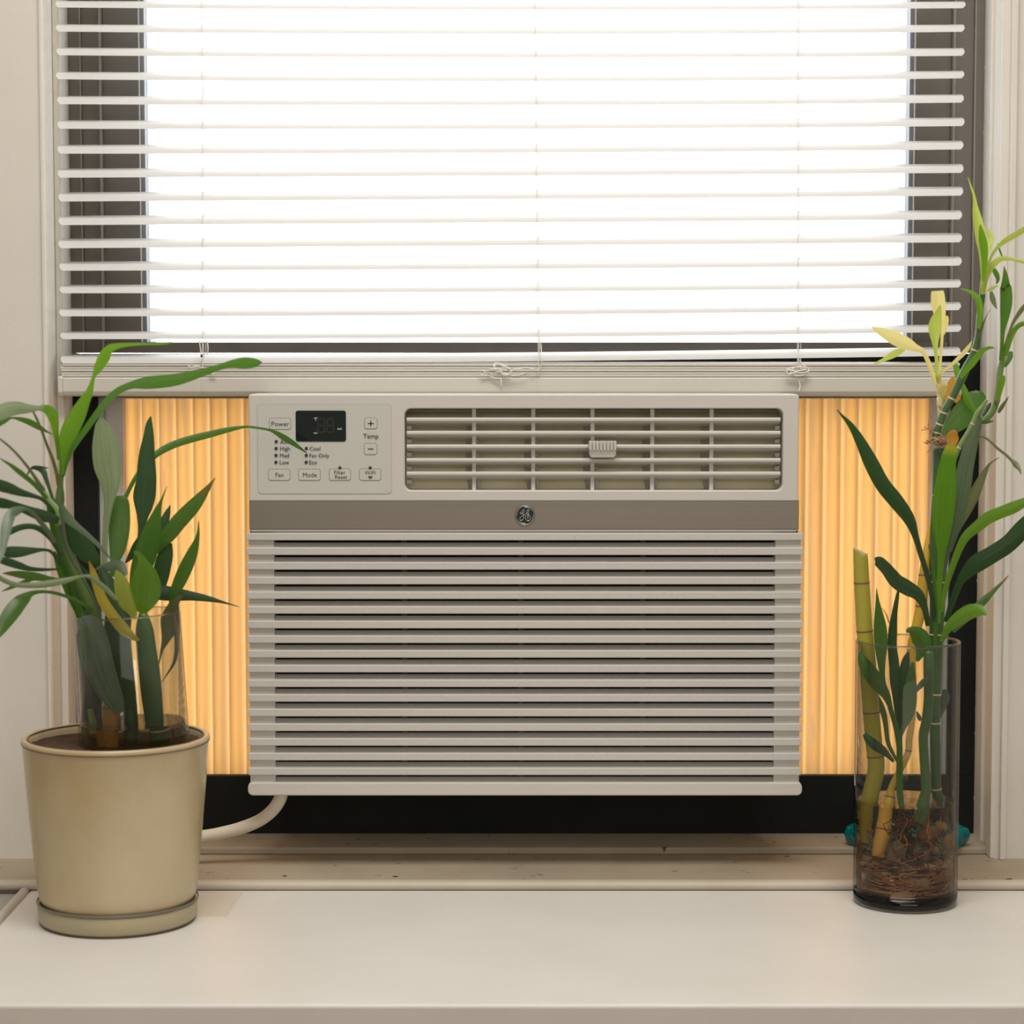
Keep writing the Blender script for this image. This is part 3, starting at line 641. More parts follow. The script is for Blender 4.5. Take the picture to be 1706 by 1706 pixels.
for k in range(5):                           # slats lying stacked on the bottom rail
    zz = zst + 0.0003 + 0.0024 * k; dx = random.uniform(-.0012, .0012)
    ny = 6; top = [(BY + 0.0004 + SWD * j / ny + 0.0007 * (k % 2), zz + 0.0016 * (1 - (2 * j / ny - 1) ** 2) + 0.0019) for j in range(ny + 1)]
    bot = [(y_, z_ - 0.0019) for y_, z_ in reversed(top)]
    MB().prism_x(top + bot, bxl + 0.002 + dx, bxr - 0.003 + dx).build('stacked_slat', 'vinyl_rail', bl)
zr_t, zr_m, zr_b = zst, W(853, 652, BY).z, W(853, 660.5, BY + 0.006).z
prof = [(BY, zr_t - 0.0012), (BY + 0.0012, zr_t), (BY + 0.0265, zr_t), (BY + 0.0275, zr_t - 0.001), (BY + 0.0275, zr_m), (BY + 0.024, zr_b), (BY + 0.006, zr_b), (BY + 0.0022, zr_b + 0.0012), (BY + 0.0004, zr_m)]
rail = MB().prism_x(prof, bxl + 0.003, bxr - 0.004).build('bottom_rail', 'vinyl_rail', bl, bev=0.0004, seg=1)
capn = [(y_ - 0.0008 if y_ < BY + 0.01 else y_ + 0.0008, z_ + (0.0006 if z_ > zr_m else -0.0006)) for y_, z_ in prof]
MB().prism_x(capn, bxl - 0.0012, bxl + 0.003).build('end_cap', 'vinyl_rail', rail, bev=0.0005); MB().prism_x(capn, bxr - 0.004, bxr).build('end_cap', 'vinyl_rail', rail, bev=0.0005)
MB().box((bxl - 0.001, BY - 0.003, ZT - 0.035), (bxr, BY + 0.03, ZT - 0.002)).build('head_rail', 'vinyl_rail', bl, bev=0.001)
for a0, a1 in ((334, 338), (887, 897), (1331, 1329)):          # ladder and lift cords
    pts = spline([(a0 + (a1 - a0) * t + random.uniform(-.6, .6), -420 + 1045 * t) for t in [k / 9 for k in range(10)]], 4)
    cm = MB(); cm.tube([W(px, py, BY - 0.0012) for px, py in pts], 0.00042, 6); cm.build('ladder_cord', 'cord_white', bl)
    cm = MB(); cm.tube([W(px + 5.5, py, BY + SWD * 0.97) for px, py in pts], 0.00038, 6); cm.build('ladder_cord', 'cord_white', bl)
    cm = MB(); cm.tube([W(px + 2, py, BY + SWD * 0.5) for px, py in pts], 0.0004, 6); cm.build('lift_cord', 'cord_white', bl)
    xm, zm = W(a1, 640, BY).x, zr_m; MB().box((xm - 0.0009, BY - 0.0006, zr_m), (xm + 0.0009, BY + 0.001, zr_t - 0.001)).build('tape_tab', 'vinyl_rail', rail)
def crop(x0, y0, s): return lambda u, v: (x0 + u * s, y0 + v * s)
KM = crop(740, 480, 360 / 1706.0)
def cordline(pts, K, Y, name, r=0.00055, wob=0.002):
    p2 = spline([(*K(*p), Y + random.uniform(-wob, wob)) for p in pts], 5)
    m_ = MB(); m_.tube([W(*p) for p in p2], r, 6); m_.build(name, 'cord_white', bl, smooth=True)
cordline([(742, 385), (755, 440), (768, 500), (772, 560), (760, 620), (735, 645), (690, 635), (640, 628), (580, 640), (540, 640)], KM, BY - 0.005, 'loose_cord', 0.0006)
cordline([(540, 655), (500, 640), (440, 600), (410, 590), (390, 610), (410, 640), (470, 670), (515, 680), (525, 650), (490, 620), (430, 595), (395, 620), (420, 655), (480, 685), (530, 670), (500, 650), (440, 640), (370, 640), (345, 655), (370, 675), (420, 660), (470, 650)], KM, BY - 0.006, 'cord_bundle')
cordline([(520, 690), (470, 690), (400, 680), (340, 670), (300, 650), (283, 665), (300, 685), (350, 690), (400, 712), (445, 715), (450, 760), (452, 805)], KM, BY - 0.004, 'loose_cord')
cordline([(500, 686), (560, 690), (610, 680), (640, 668), (642, 685)], KM, BY - 0.005, 'loose_cord')
KR = crop(1306, 280, 400 / 1706.0)
cordline([(75, 1300), (95, 1340), (120, 1380), (150, 1410), (170, 1420), (175, 1445), (120, 1455), (60, 1440), (20, 1430), (10, 1450), (60, 1470), (120, 1475), (170, 1450), (130, 1425), (60, 1415), (20, 1440), (40, 1465), (110, 1440), (160, 1430), (120, 1410), (70, 1420), (50, 1450), (90, 1480), (105, 1510), (115, 1550), (105, 1590)], KR, BY - 0.006, 'cord_bundle', 0.0006)
KL = crop(60, 440, 400 / 1706.0)
cordline([(1160, 540), (1168, 600), (1175, 650)], KL, BY - 0.002, 'loose_cord'); cordline([(1217, 540), (1222, 600), (1218, 640)], KL, BY - 0.002, 'loose_cord')
cordline([(1080, 720), (1100, 735), (1140, 725), (1180, 735), (1220, 745), (1260, 760), (1275, 775), (1250, 780), (1230, 765)], KL, BY - 0.003, 'loose_cord')
MB().lathe([(0.00001, -0.0012), (0.0008, -0.0012), (0.0011, 0.0), (0.0008, 0.0012), (0.00001, 0.0012)], W(336, 593, BY - 0.004), 10).build('cord_knot', 'ink', bl)

# ------------------------------------------------------------------ pot, saucer, soil, jar
PY = WZ(196, 1532, 0).y; PX = W(197, 1532, PY).x
k = pxs(PY)
zrim = W(205, 1226, PY).z; PXr = W(205, 1226, PY).x
pz = lambda py: W(200, py, PY).z
saucer_h = 0.0185
pot = empty('plant_pot', (PX, PY, saucer_h - 0.004), 'cream glazed plant pot with a thin brown rim holding a glass jar', 'pot')
zb0 = saucer_h - 0.003
prof = [(0.0001, zb0), (0.055, zb0), (0.0605, zb0 + 0.002), (0.0628, zb0 + 0.006), (0.0640, zb0 + 0.013), (0.0662, 0.050), (0.0695, 0.085), (0.0722, 0.115), (0.0740, zrim - 0.006),
        (0.0752, zrim - 0.0022), (0.0748, zrim - 0.0003), (0.0738, zrim + 0.0003)]
prof_rim = [(0.0738, zrim + 0.0003), (0.0715, zrim + 0.0002), (0.0700, zrim - 0.001), (0.0690, zrim - 0.004), (0.0682, zrim - 0.012), (0.066, zrim - 0.05), (0.0001, zrim - 0.05)]
MB().lathe(prof, (PX, PY, 0), 72).build('body', 'pot_glaze', pot, smooth=True)
MB().lathe(prof_rim, (PX, PY, 0), 72).build('rim', 'pot_rim', pot, smooth=True)
ln = MB(); ln.lathe([(0.0746 + 0.0006 * math.cos(a), zrim - 0.0036 + 0.0006 * math.sin(a)) for a in [2 * math.pi * q / 8 for q in range(8)]], (PX, PY, 0), 72, close=True); ln.build('brown_line', 'pot_line', pot, smooth=True)
ln = MB(); ln.lathe([(0.0700 + 0.0006 * math.cos(a), zrim - 0.0004 + 0.0006 * math.sin(a)) for a in [2 * math.pi * q / 8 for q in range(8)]], (PX, PY, 0), 72, close=True); ln.build('brown_line', 'pot_line', pot, smooth=True)
sau = empty('pot_saucer', (PX, PY, 0), 'olive cream glazed saucer under the plant pot', 'saucer')
MB().lathe([(0.0001, 0.0012), (0.0595, 0.0012), (0.0622, 0.0022), (0.0637, 0.005), (0.0640, 0.010), (0.0640, saucer_h - 0.003), (0.0632, saucer_h - 0.001), (0.0618, saucer_h - 0.002), (0.0600, saucer_h - 0.006), (0.0001, saucer_h - 0.007)], (PX, PY, 0), 72).build('dish', 'saucer_glaze', sau, smooth=True)
MB().lathe([(0.0001, 0), (0.0605, 0), (0.0622, 0.0012), (0.0610, 0.0022), (0.0001, 0.0022)], (PX, PY, 0), 72).build('foot', 'pot_line', sau, smooth=True)
MB().lathe([(0.0643 + 0.0006 * math.cos(a), saucer_h - 0.0006 + 0.0011 * math.sin(a)) for a in [2 * math.pi * q / 8 for q in range(8)]], (PX, PY, 0), 72, close=True).build('dark_line', 'pot_band', sau, smooth=True)
so = MB(); zs = zrim - 0.0065; vs = []; rings = 14; segs = 60
vs.append((PX, PY, zs))
for i in range(1, rings + 1):
    for q in range(segs):
        a = 2 * math.pi * q / segs; r_ = 0.0692 * i / rings; vs.append((PX + r_ * math.cos(a), PY + r_ * math.sin(a), zs + random.uniform(-.0009, .0009)))
fs = [(0, 1 + q, 1 + (q + 1) % segs) for q in range(segs)]
for i in range(rings - 1):
    for q in range(segs):
        a = 1 + i * segs + q; b_ = 1 + i * segs + (q + 1) % segs; fs.append((a, a + segs, b_ + segs, b_))
tag(so.add(vs, fs).build('soil', 'soil', None, smooth=True), 'dark soil filling the cream pot around the jar', 'soil', None, 'stuff')
# jar: leaning slightly to the left
JT = W(211, 1021, PY); JB = W(226, 1262, PY)
ax = (JT - JB).normalized(); JL = (JT - JB).length
rotm = Vector((0, 0, 1)).rotation_difference(ax).to_matrix()
JR = 89 * k
def jar_pts(mb):
    for v in mb.v: v.xyz = JB + rotm @ v
    return mb
jar = empty('glass_jar', JB, 'clear glass cylinder jar of stems standing in the cream pot', 'jar')
jar_pts(MB().lathe([(0.0001, 0.0), (JR * 1.03, 0.0), (JR * 1.04, 0.002), (JR, JL - 0.001), (JR - 0.0007, JL), (JR - 0.0016, JL - 0.0008), (JR * 1.04 - 0.0024, 0.006), (0.0001, 0.005)], (0, 0, 0), 64)).build('glass_wall', 'jar_glass', jar, smooth=True)
jar_pts(MB().lathe([(JR - 0.0008 + 0.0007 * math.cos(a), JL - 0.0004 + 0.0007 * math.sin(a)) for a in [2 * math.pi * q / 10 for q in range(10)]], (0, 0, 0), 64, close=True)).build('rim', 'base_glass', jar, smooth=True)
jl_ = JL * (1262 - 1203) / (1262 - 1021)
jw = jar_pts(MB().lathe([(0.0001, 0.0056), (JR * 1.04 - 0.0028, 0.0066), (JR * 1.03 - 0.0026, jl_), (0.0001, jl_)], (0, 0, 0), 64)).build('jar_water', 'water', None)
tag(jw, 'shallow brownish water inside the jar in the pot', 'water')

# ------------------------------------------------------------------ vase
VY = WZ(1510, 1503, 0).y; VX = W(1510, 1300, VY).x; vk = pxs(VY); VR = 87 * vk; VH = W(1510, 1067, VY).z
vase = empty('glass_vase', (VX, VY, 0), 'tall clear glass cylinder vase with roots and pebbles on the right', 'vase')
MB().lathe([(VR - 0.0022, 0.0135), (VR - 0.0002, 0.010), (VR, 0.0135), (VR, VH - 0.001), (VR - 0.0008, VH), (VR - 0.0018, VH - 0.0008), (VR - 0.0022, 0.0135)], (VX, VY, 0), 72).build('glass_wall', 'vase_glass', vase, smooth=True)
MB().lathe([(0.0001, 0), (VR - 0.004, 0), (VR - 0.001, 0.0012), (VR, 0.004), (VR, 0.0110), (VR - 0.0035, 0.0118), (VR * 0.6, 0.0095), (0.0001, 0.009)], (VX, VY, 0), 72).build('thick_base', 'base_glass', vase, smooth=True)
MB().lathe([(VR - 0.0010 + 0.0009 * math.cos(a), VH - 0.0004 + 0.0009 * math.sin(a)) for a in [2 * math.pi * q / 10 for q in range(10)]], (VX, VY, 0), 72, close=True).build('rim', 'base_glass', vase, smooth=True)
wl = W(1510, 1332, VY).z
tag(MB().lathe([(0.0001, 0.0125), (VR - 0.0030, 0.0135), (VR - 0.0024, 0.016), (VR - 0.0024, wl - 0.0004), (VR - 0.0030, wl), (0.0001, wl)], (VX, VY, 0), 72).build('vase_water', 'water', None), 'murky brown water filling the bottom of the glass vase', 'water')
# teal dish behind it
TDY = WZ(1510, 1424, LZ).y + 0.010
td = empty('teal_glass_dish', (W(1511, 1410, TDY).x, TDY, LZ), 'turquoise ribbed glass dish behind the tall vase', 'dish')
TR = 103 * pxs(TDY); tm = MB(); seg = 72
prof = [(0.0001, 0.002), (TR * 0.55, 0.001), (TR * 0.70, 0.0), (TR * 0.86, 0.004), (TR * 0.97, 0.011), (TR, 0.017), (TR * 0.97, 0.0225), (TR * 0.90, 0.0245), (TR * 0.84, 0.022), (TR * 0.80, 0.015), (TR * 0.66, 0.008), (0.0001, 0.007)]
tm.lathe(prof, (0, 0, 0), seg)
tyc = td.location.y
for v in tm.v:
    r_ = math.hypot(v.x, v.y); a = math.atan2(v.y, v.x); sc = 1 + 0.035 * math.sin(10 * a + v.z * 160) * min(1, r_ / (TR * 0.7))
    v.xyz = (td.location.x + v.x * sc, tyc + v.y * sc * 0.55, LZ + v.z)
tm.build('dish_body', 'teal_glass', td, smooth=True)

# ================================================================== PLANTS
CR = {'A': crop(0, 540, 460 / 1706), 'G': crop(0, 640, 240 / 1706), 'H': crop(0, 840, 240 / 1706), 'J': crop(100, 860, 300 / 1280), 'P': crop(0, 0, 1.0),
      'E4': crop(1306, 280, 400 / 1706), 'E5': crop(1306, 640, 400 / 1706), 'E6': crop(1306, 900, 400 / 1706), 'N1': crop(1500, 290, 206 / 1706), 'N2': crop(1500, 480, 206 / 1706),
      'N3': crop(1500, 640, 206 / 1706), 'N4': crop(1480, 820, 226 / 1706), 'N5': crop(1410, 1050, 210 / 1706), 'N6': crop(1400, 1300, 230 / 1706), 'AC': crop(400, 640, 360 / 1706)}
SC = {'A': 460 / 1706, 'G': 240 / 1706, 'H': 240 / 1706, 'J': 300 / 1280, 'P': 1.0, 'E4': 400 / 1706, 'E5': 400 / 1706, 'E6': 400 / 1706, 'N1': 206 / 1706, 'N2': 206 / 1706, 'N3': 206 / 1706, 'N4': 226 / 1706, 'N5': 210 / 1706, 'N6': 230 / 1706, 'AC': 360 / 1706}
def conv(K, pts):
    """points (u, v, size) of one view, or a list mixing views by a leading key -> (px, py, size px)"""
    out = []
    for p in pts:
        if isinstance(p, str): K = p; continue
        x, y = CR[K](p[0], p[1]); out.append((x, y, p[2] * SC[K]))
    return out
def leaf(parent, K, pts, ya, yb_, mat, fold=0.22, roll=0.0, twist=0.0, wave=0.0, name='leaf', arch=0.0):
    """a leaf blade: first point is the TIP, last the base; widths in pixels; own depth from ya (tip) to yb_ (base)"""
    P = conv(K, pts); n = len(P)
    ctl = []
    for i, (x, y, w_) in enumerate(P):
        t = i / (n - 1); Y = ya + (yb_ - ya) * t - arch * math.sin(math.pi * t)
        v = W(x, y, Y); ctl.append((v.x, v.y, v.z, max(w_, 0.8) * pxs(Y)))
    sp_ = spline(ctl, 5); m_ = len(sp_); nv = 6
    vs = []; uvs = []; ph = random.uniform(0, 6)
    for i, s in enumerate(sp_):
        c = Vector(s[:3]); a = Vector(sp_[max(i - 1, 0)][:3]); b_ = Vector(sp_[min(i + 1, m_ - 1)][:3])
        tg = (b_ - a); tg = tg.normalized() if tg.length > 1e-9 else Vector((0, 0, 1))
        view = (c - CAM).normalized(); side = view.cross(tg)
        side = side.normalized() if side.length > 1e-6 else Vector((1, 0, 0))
        nrm = tg.cross(side).normalized()
        t = i / (m_ - 1); ang = roll + twist * (t - 0.5)
        sd_ = side * math.cos(ang) + nrm * math.sin(ang); nn = nrm * math.cos(ang) - side * math.sin(ang)
        hw = max(s[3], 0.0003) * 0.5 / max(0.35, math.cos(ang))
        for j in range(nv + 1):
            u = 2 * j / nv - 1
            d_ = fold * hw * (abs(u) ** 1.3) + wave * hw * math.sin(9 * t + ph + (1.5 if u > 0 else 0)) * u * u
            vs.append(c + sd_ * (hw * u) + nn * d_); uvs.append((j / nv, 1 - t))
    fs = [(i * (nv + 1) + j, i * (nv + 1) + j + 1, (i + 1) * (nv + 1) + j + 1, (i + 1) * (nv + 1) + j) for i in range(m_ - 1) for j in range(nv)]
    off = wloc(parent); me = bpy.data.meshes.new(name); me.from_pydata([v - off for v in vs], [], fs)
    ul = me.uv_layers.new(name='UVMap')
    for lp in me.loops: ul.data[lp.index].uv = uvs[lp.vertex_index]
    o = link(name, me, mat, parent, True)
    return o
def cane(parent, K, pts, ya, yb_, mat, name='stem', nodes=(), nodemat='node_pale', seg=14, cut=None, swell=0.05):
    """round stalk through (u, v, radius) points, with ring nodes at fractions of its length"""
    P = conv(K, pts); n = len(P); ctl = []
    for i, (x, y, r_) in enumerate(P):
        Y = ya + (yb_ - ya) * i / (n - 1); v = W(x, y, Y); ctl.append((v.x, v.y, v.z, r_ * pxs(Y)))
    sp_ = spline(ctl, 6); m_ = MB(); m_.tube([s[:3] for s in sp_], [s[3] for s in sp_], seg, cap=not cut)
    if cut:                                   # slanted saw cut
        s0 = Vector(sp_[0][:3])
        for v in m_.v[:seg]: v += Vector((0, 0, -cut * (v.x - s0.x) + 0.42 * cut * (v.y - s0.y)))
        ring0 = [v.copy() for v in m_.v[:seg]]
    o = m_.build(name, mat, parent, smooth=True)
    for f_ in nodes:
        x = f_ * (len(sp_) - 1); i = min(int(x), len(sp_) - 2); s = [a + (b_ - a) * (x - i) for a, b_ in zip(sp_[i], sp_[i + 1])]
        tg = (Vector(sp_[i + 1][:3]) - Vector(sp_[i][:3])).normalized(); c = Vector(s[:3]); r_ = s[3]
        nm = MB(); h = 0.00045; nm.tube([c - tg * h * 1.6, c - tg * h * .5, c + tg * h * .3, c + tg * h * 1.4], [r_ * 1.01, r_ * (1.03 + swell), r_ * (1.03 + swell), r_ * 1.0], seg, cap=False)
        nm.build('node_ring', nodemat, o, smooth=True)
    if cut:
        cc = sum(ring0, Vector()) / seg; rin = [cc + (v - cc) * 0.86 for v in ring0]; up_ = Vector((0, 0, 0.0003))
        cm = MB(); cm.add([v + up_ * 0.3 for v in ring0] + [v + up_ for v in rin], [tuple(range(seg, 2 * seg))] + [(q, (q + 1) % seg, seg + (q + 1) % seg, seg + q) for q in range(seg)])
        cm.build('cut_end', 'cut_face', o)
    return o
# PLANTS_BELOW
# ---- left jar: arching shoot on the left
B0 = JB + Vector((-0.012, 0, 0.006))
la = empty('lucky_bamboo_shoot', B0, 'arching leafy bamboo shoot leaning left out of the jar in the pot', 'plant')
Yj = PY
cane(la, 'G', [(742, 900, 20), (725, 1100, 32), (700, 1300, 40), (690, 1450, 52), (690, 1600, 66), 'H', (690, 300, 85), (750, 500, 92), (850, 750, 92), (950, 950, 84), (1050, 1150, 78), (1130, 1350, 70), 'J', (290, 900, 34), (320, 1100, 34), (345, 1250, 34)], Yj - 0.035, Yj - 0.005, 'cane_mid', 'stem')
leaf(la, 'G', [(735, 1180, 20), (745, 1350, 40), (725, 1500, 60), 'H', (735, 250, 66), (770, 450, 60), (850, 640, 50), (960, 840, 40), (1080, 1060, 40), (1180, 1300, 40)], Yj - 0.048, Yj - 0.03, 'leaf_sage', 0.5, name='leaf_sheath')
leaf(la, 'H', [(560, 0, 30), (600, 150, 60), (640, 330, 70), (690, 520, 70), (760, 700, 80), (820, 860, 84), (850, 1040, 80), (900, 1220, 70), (960, 1400, 60)], Yj - 0.04, Yj - 0.02, 'leaf_green', 0.5, name='leaf_sheath')
cane(la, 'G', [(430, 1130, 20), (500, 1260, 36), (590, 1400, 44), (660, 1500, 50), 'H', (700, 250, 44)], Yj - 0.045, Yj - 0.04, 'cane_light', 'stem')
cane(la, 'J', [(350, 1290, 40), (362, 1400, 62), (368, 1520, 66), (372, 1650, 66), (374, 1690, 60)], Yj - 0.004, Yj - 0.004, 'cane_orange', 'stalk', (0.15,), 'node_brown')
leaf(la, 'A', [(1080, 105, 3), (1020, 122, 10), (900, 123, 14), (780, 128, 24), (700, 142, 42), (665, 165, 58), (640, 210, 72), (605, 275, 52), (578, 330, 22), (552, 420, 44), (520, 480, 70), (480, 560, 100), (430, 660, 108), (400, 740, 80), (385, 830, 44), (378, 930, 28)], Yj - 0.075, Yj - 0.04, 'leaf_bright', 0.15)
leaf(la, 'A', [(1618, 235, 8), (1580, 240, 52), (1510, 242, 70), (1440, 246, 52), (1370, 262, 36), (1250, 300, 50), (1080, 345, 74), (920, 362, 78), (810, 378, 46), (720, 420, 44), (640, 500, 42), (540, 635, 40), (455, 755, 36), (410, 850, 32), (385, 940, 28)], Yj - 0.02, Yj - 0.035, 'leaf_green', 0.12, twist=0.5)
leaf(la, 'G', [(-320, 560, 10), (-120, 400, 150), (50, 315, 180), (200, 285, 160), (330, 290, 110), (440, 285, 64), (520, 275, 40)], Yj - 0.095, Yj - 0.066, 'leaf_sheen_pale', 0.15)  # same leaf as the next blade; its grey-white glare painted by the paler material
leaf(la, 'G', [(440, 285, 50), (500, 285, 76), (560, 300, 110), (612, 350, 136), (640, 430, 112), (655, 520, 84), (668, 640, 60), (685, 750, 54), (700, 900, 50)], Yj - 0.067, Yj - 0.045, 'leaf_bright', 0.1)
leaf(la, 'G', [(640, 605, 6), (560, 565, 26), (460, 510, 66), (350, 450, 74), (240, 415, 50), (140, 400, 24), (60, 430, 60), (-80, 510, 66)], Yj - 0.03, Yj - 0.06, 'leaf_green', 0.1)
leaf(la, 'G', [(390, 320, 22), (430, 400, 30), (490, 540, 30), (560, 730, 34), (620, 880, 40), (670, 1050, 44), (690, 1200, 40)], Yj - 0.085, Yj - 0.05, 'leaf_olive', 0.3, name='leaf')
leaf(la, 'G', [(-40, 620, 18), (100, 730, 26), (220, 850, 30), (350, 1010, 36), (430, 1130, 44), (520, 1270, 60)], Yj - 0.11, Yj - 0.06, 'leaf_olive', 0.3)
leaf(la, 'G', [(-10, 875, 8), (120, 955, 40), (230, 1040, 62), (320, 1110, 60), (400, 1180, 54), (480, 1270, 44), (560, 1350, 36)], Yj - 0.08, Yj - 0.05, 'leaf_green', 0.15)
leaf(la, 'G', [(575, 995, 6), (530, 990, 24), (450, 985, 40), (390, 985, 30), (340, 1040, 22), (320, 1085, 10)], Yj - 0.03, Yj - 0.03, 'leaf_dark', 0.1)
leaf(la, 'G', [(380, 1000, 14), (450, 1000, 54), (510, 1030, 74), (545, 1120, 54), (585, 1240, 40), (640, 1400, 34)], Yj - 0.028, Yj - 0.038, 'leaf_dark', 0.1)
leaf(la, 'G', [(-260, 1110, 40), (-60, 1180, 130), (100, 1230, 132), (250, 1285, 90), (400, 1325, 54), (500, 1365, 44), (590, 1450, 44), (650, 1540, 40)], Yj - 0.10, Yj - 0.05, 'leaf_dark', 0.2)
leaf(la, 'G', [(-200, 1370, 60), (0, 1405, 124), (180, 1440, 90), (340, 1500, 110), (480, 1550, 140), (620, 1590, 120), (700, 1620, 80)], Yj - 0.09, Yj - 0.05, 'leaf_dark', 0.2)
leaf(la, 'H', [(1330, 670, 8), (1250, 580, 34), (1150, 470, 50), (1020, 350, 62), (900, 255, 84), (800, 160, 110), (750, 60, 70), (725, -20, 40)], Yj - 0.045, Yj - 0.05, 'leaf_sage', 0.15)
leaf(la, 'H', [(1180, 730, 40), (1120, 670, 150), (1020, 560, 240), (920, 430, 250), (840, 310, 180), (790, 200, 90), (760, 110, 40)], Yj - 0.02, Yj - 0.035, 'leaf_dark', 0.15)
leaf(la, 'H', [(-20, 720, 10), (20, 590, 60), (50, 420, 100), (80, 250, 130), (130, 120, 130), (220, 70, 100), (310, 60, 50), (400, 120, 54), (500, 235, 58), (590, 350, 56), (650, 460, 50)], Yj - 0.125, Yj - 0.06, 'leaf_sage', 0.2)
leaf(la, 'H', [(80, 385, 10), (130, 325, 70), (240, 275, 74), (370, 262, 66), (480, 300, 68), (590, 390, 66), (660, 490, 60), (740, 620, 60)], Yj - 0.06, Yj - 0.045, 'leaf_dark', 0.2)
leaf(la, 'H', [(20, 560, 30), (90, 568, 130), (240, 563, 126), (380, 550, 80), (500, 540, 40), (590, 555, 36), (660, 625, 40), (730, 730, 44)], Yj - 0.07, Yj - 0.045, 'leaf_dark', 0.1)
leaf(la, 'H', [(-60, 640, 60), (80, 680, 96), (220, 725, 90), (350, 765, 60), (520, 775, 40), (720, 768, 20)], Yj - 0.08, Yj - 0.04, 'leaf_dark', 0.1)
leaf(la, 'H', [(30, 818, 8), (140, 822, 60), (280, 838, 92), (440, 860, 96), (580, 885, 66), (740, 910, 50)], Yj - 0.06, Yj - 0.03, 'leaf_browntip', 0.15)
leaf(la, 'H', [(-60, 830, 50), (50, 905, 60), (200, 955, 60), (400, 962, 72), (600, 940, 84), (780, 905, 70), (960, 855, 30), (1060, 860, 50), (1150, 920, 60), (1260, 1010, 60), (1380, 1130, 50)], Yj - 0.09, Yj - 0.045, 'leaf_sheen_pale', 0.25, roll=0.2)
leaf(la, 'H', [(20, 1033, 6), (110, 995, 36), (220, 950, 50), (330, 905, 50), (450, 870, 30)], Yj - 0.04, Yj - 0.035, 'leaf_green', 0.15)
leaf(la, 'H', [(-70, 1620, 40), (10, 1480, 130), (110, 1320, 190), (210, 1190, 190), (300, 1110, 140), (380, 1055, 66), (500, 1035, 40), (640, 1050, 40), (780, 1090, 40), (950, 1165, 44), (1100, 1260, 40)], Yj - 0.10, Yj - 0.03, 'leaf_green', 0.2)
leaf(la, 'H', [(640, 560, 30), (715, 760, 100), (785, 930, 120), (860, 1100, 124), (950, 1280, 110), 'J', (215, 780, 56), (255, 920, 44), (300, 1080, 34)], Yj - 0.022, Yj - 0.012, 'leaf_green', 0.3)
leaf(la, 'H', [(820, 560, 60), (900, 760, 150), (980, 940, 170), (1060, 1100, 160), (1130, 1260, 120), 'J', (275, 800, 60), (310, 950, 44), (340, 1100, 34)], Yj - 0.014, Yj - 0.008, 'leaf_dark', 0.3)
leaf(la, 'H', [(940, 720, 40), (1060, 900, 120), (1180, 1060, 130), (1300, 1220, 120), 'J', (345, 820, 60), (370, 980, 40)], Yj - 0.010, Yj - 0.006, 'leaf_dark', 0.3)
# ---- left jar: upright clump
lb = empty('lucky_bamboo_clump', JB + Vector((0.012, 0, 0.006)), 'upright clump of dark leaves growing beside the arching shoot in the jar', 'plant')
cane(lb, 'J', [(590, 690, 30), (600, 800, 62), (615, 950, 70), (640, 1150, 76), (660, 1350, 72), (680, 1550, 60), (690, 1680, 54)], Yj - 0.012, Yj + 0.004, 'cane_green', 'stem', (0.8,))
cane(lb, 'J', [(470, 700, 40), (460, 860, 44), (470, 1050, 50), (490, 1250, 50), (505, 1450, 50), (515, 1680, 46)], Yj + 0.006, Yj + 0.01, 'cane_green', 'stem')
cane(lb, 'J', [(210, 1370, 18), (235, 1480, 26), (248, 1580, 28), (252, 1690, 26)], Yj + 0.004, Yj, 'cane_light', 'stem')
leaf(lb, 'AC', [(532, 549, 4), (480, 510, 22), (420, 468, 40), (350, 425, 48), (290, 388, 34), (230, 362, 20), (120, 343, 18), (30, 338, 22), 'A', (1400, 655, 34), (1300, 680, 42), (1200, 705, 46), (1100, 735, 46), (1010, 775, 44), (935, 830, 36), (880, 890, 30), (830, 960, 26), (770, 1080, 26), (700, 1210, 26), (650, 1310, 26), (640, 1450, 24)], -0.085, Yj + 0.01, 'leaf_green', 0.2)
leaf(lb, 'A', [(622, 578, 14), (628, 620, 80), (645, 700, 140), (655, 790, 168), (665, 880, 166), (680, 970, 130), (678, 1050, 84), (668, 1130, 54), (655, 1240, 40), (645, 1400, 34), (640, 1560, 30)], Yj - 0.01, Yj, 'leaf_sheen_pale', 0.18)
leaf(lb, 'A', [(740, 1060, 60), (742, 1100, 110), (740, 1200, 128), (735, 1290, 126), (725, 1390, 100), (705, 1480, 50), (690, 1560, 30)], Yj + 0.02, Yj + 0.01, 'leaf_green', 0.12)
leaf(lb, 'A', [(932, 570, 8), (922, 620, 42), (918, 700, 68), (908, 800, 96), (905, 880, 112), (905, 960, 122), (892, 1060, 138), (888, 1130, 110), (880, 1200, 66), (872, 1290, 40), (850, 1400, 34), (820, 1520, 30)], Yj + 0.015, Yj + 0.01, 'leaf_dark', 0.18)
leaf(lb, 'A', [(1330, 950, 4), (1290, 1005, 30), (1240, 1070, 64), (1190, 1130, 88), (1110, 1215, 98), (1040, 1300, 96), (980, 1370, 66), (930, 1440, 44), (880, 1540, 36)], Yj - 0.01, Yj, 'leaf_browntip', 0.2)
leaf(lb, 'A', [(1032, 1000, 4), (1000, 1080, 14), (972, 1160, 50), (945, 1260, 104), (920, 1350, 130), (890, 1450, 140), (855, 1560, 110), (830, 1650, 60)], Yj - 0.03, Yj - 0.02, 'leaf_green', 0.2)
leaf(lb, 'A', [(1052, 1118, 4), (1030, 1180, 44), (1000, 1260, 60), (960, 1360, 50), (920, 1450, 30)], Yj + 0.01, Yj, 'leaf_dark', 0.2)
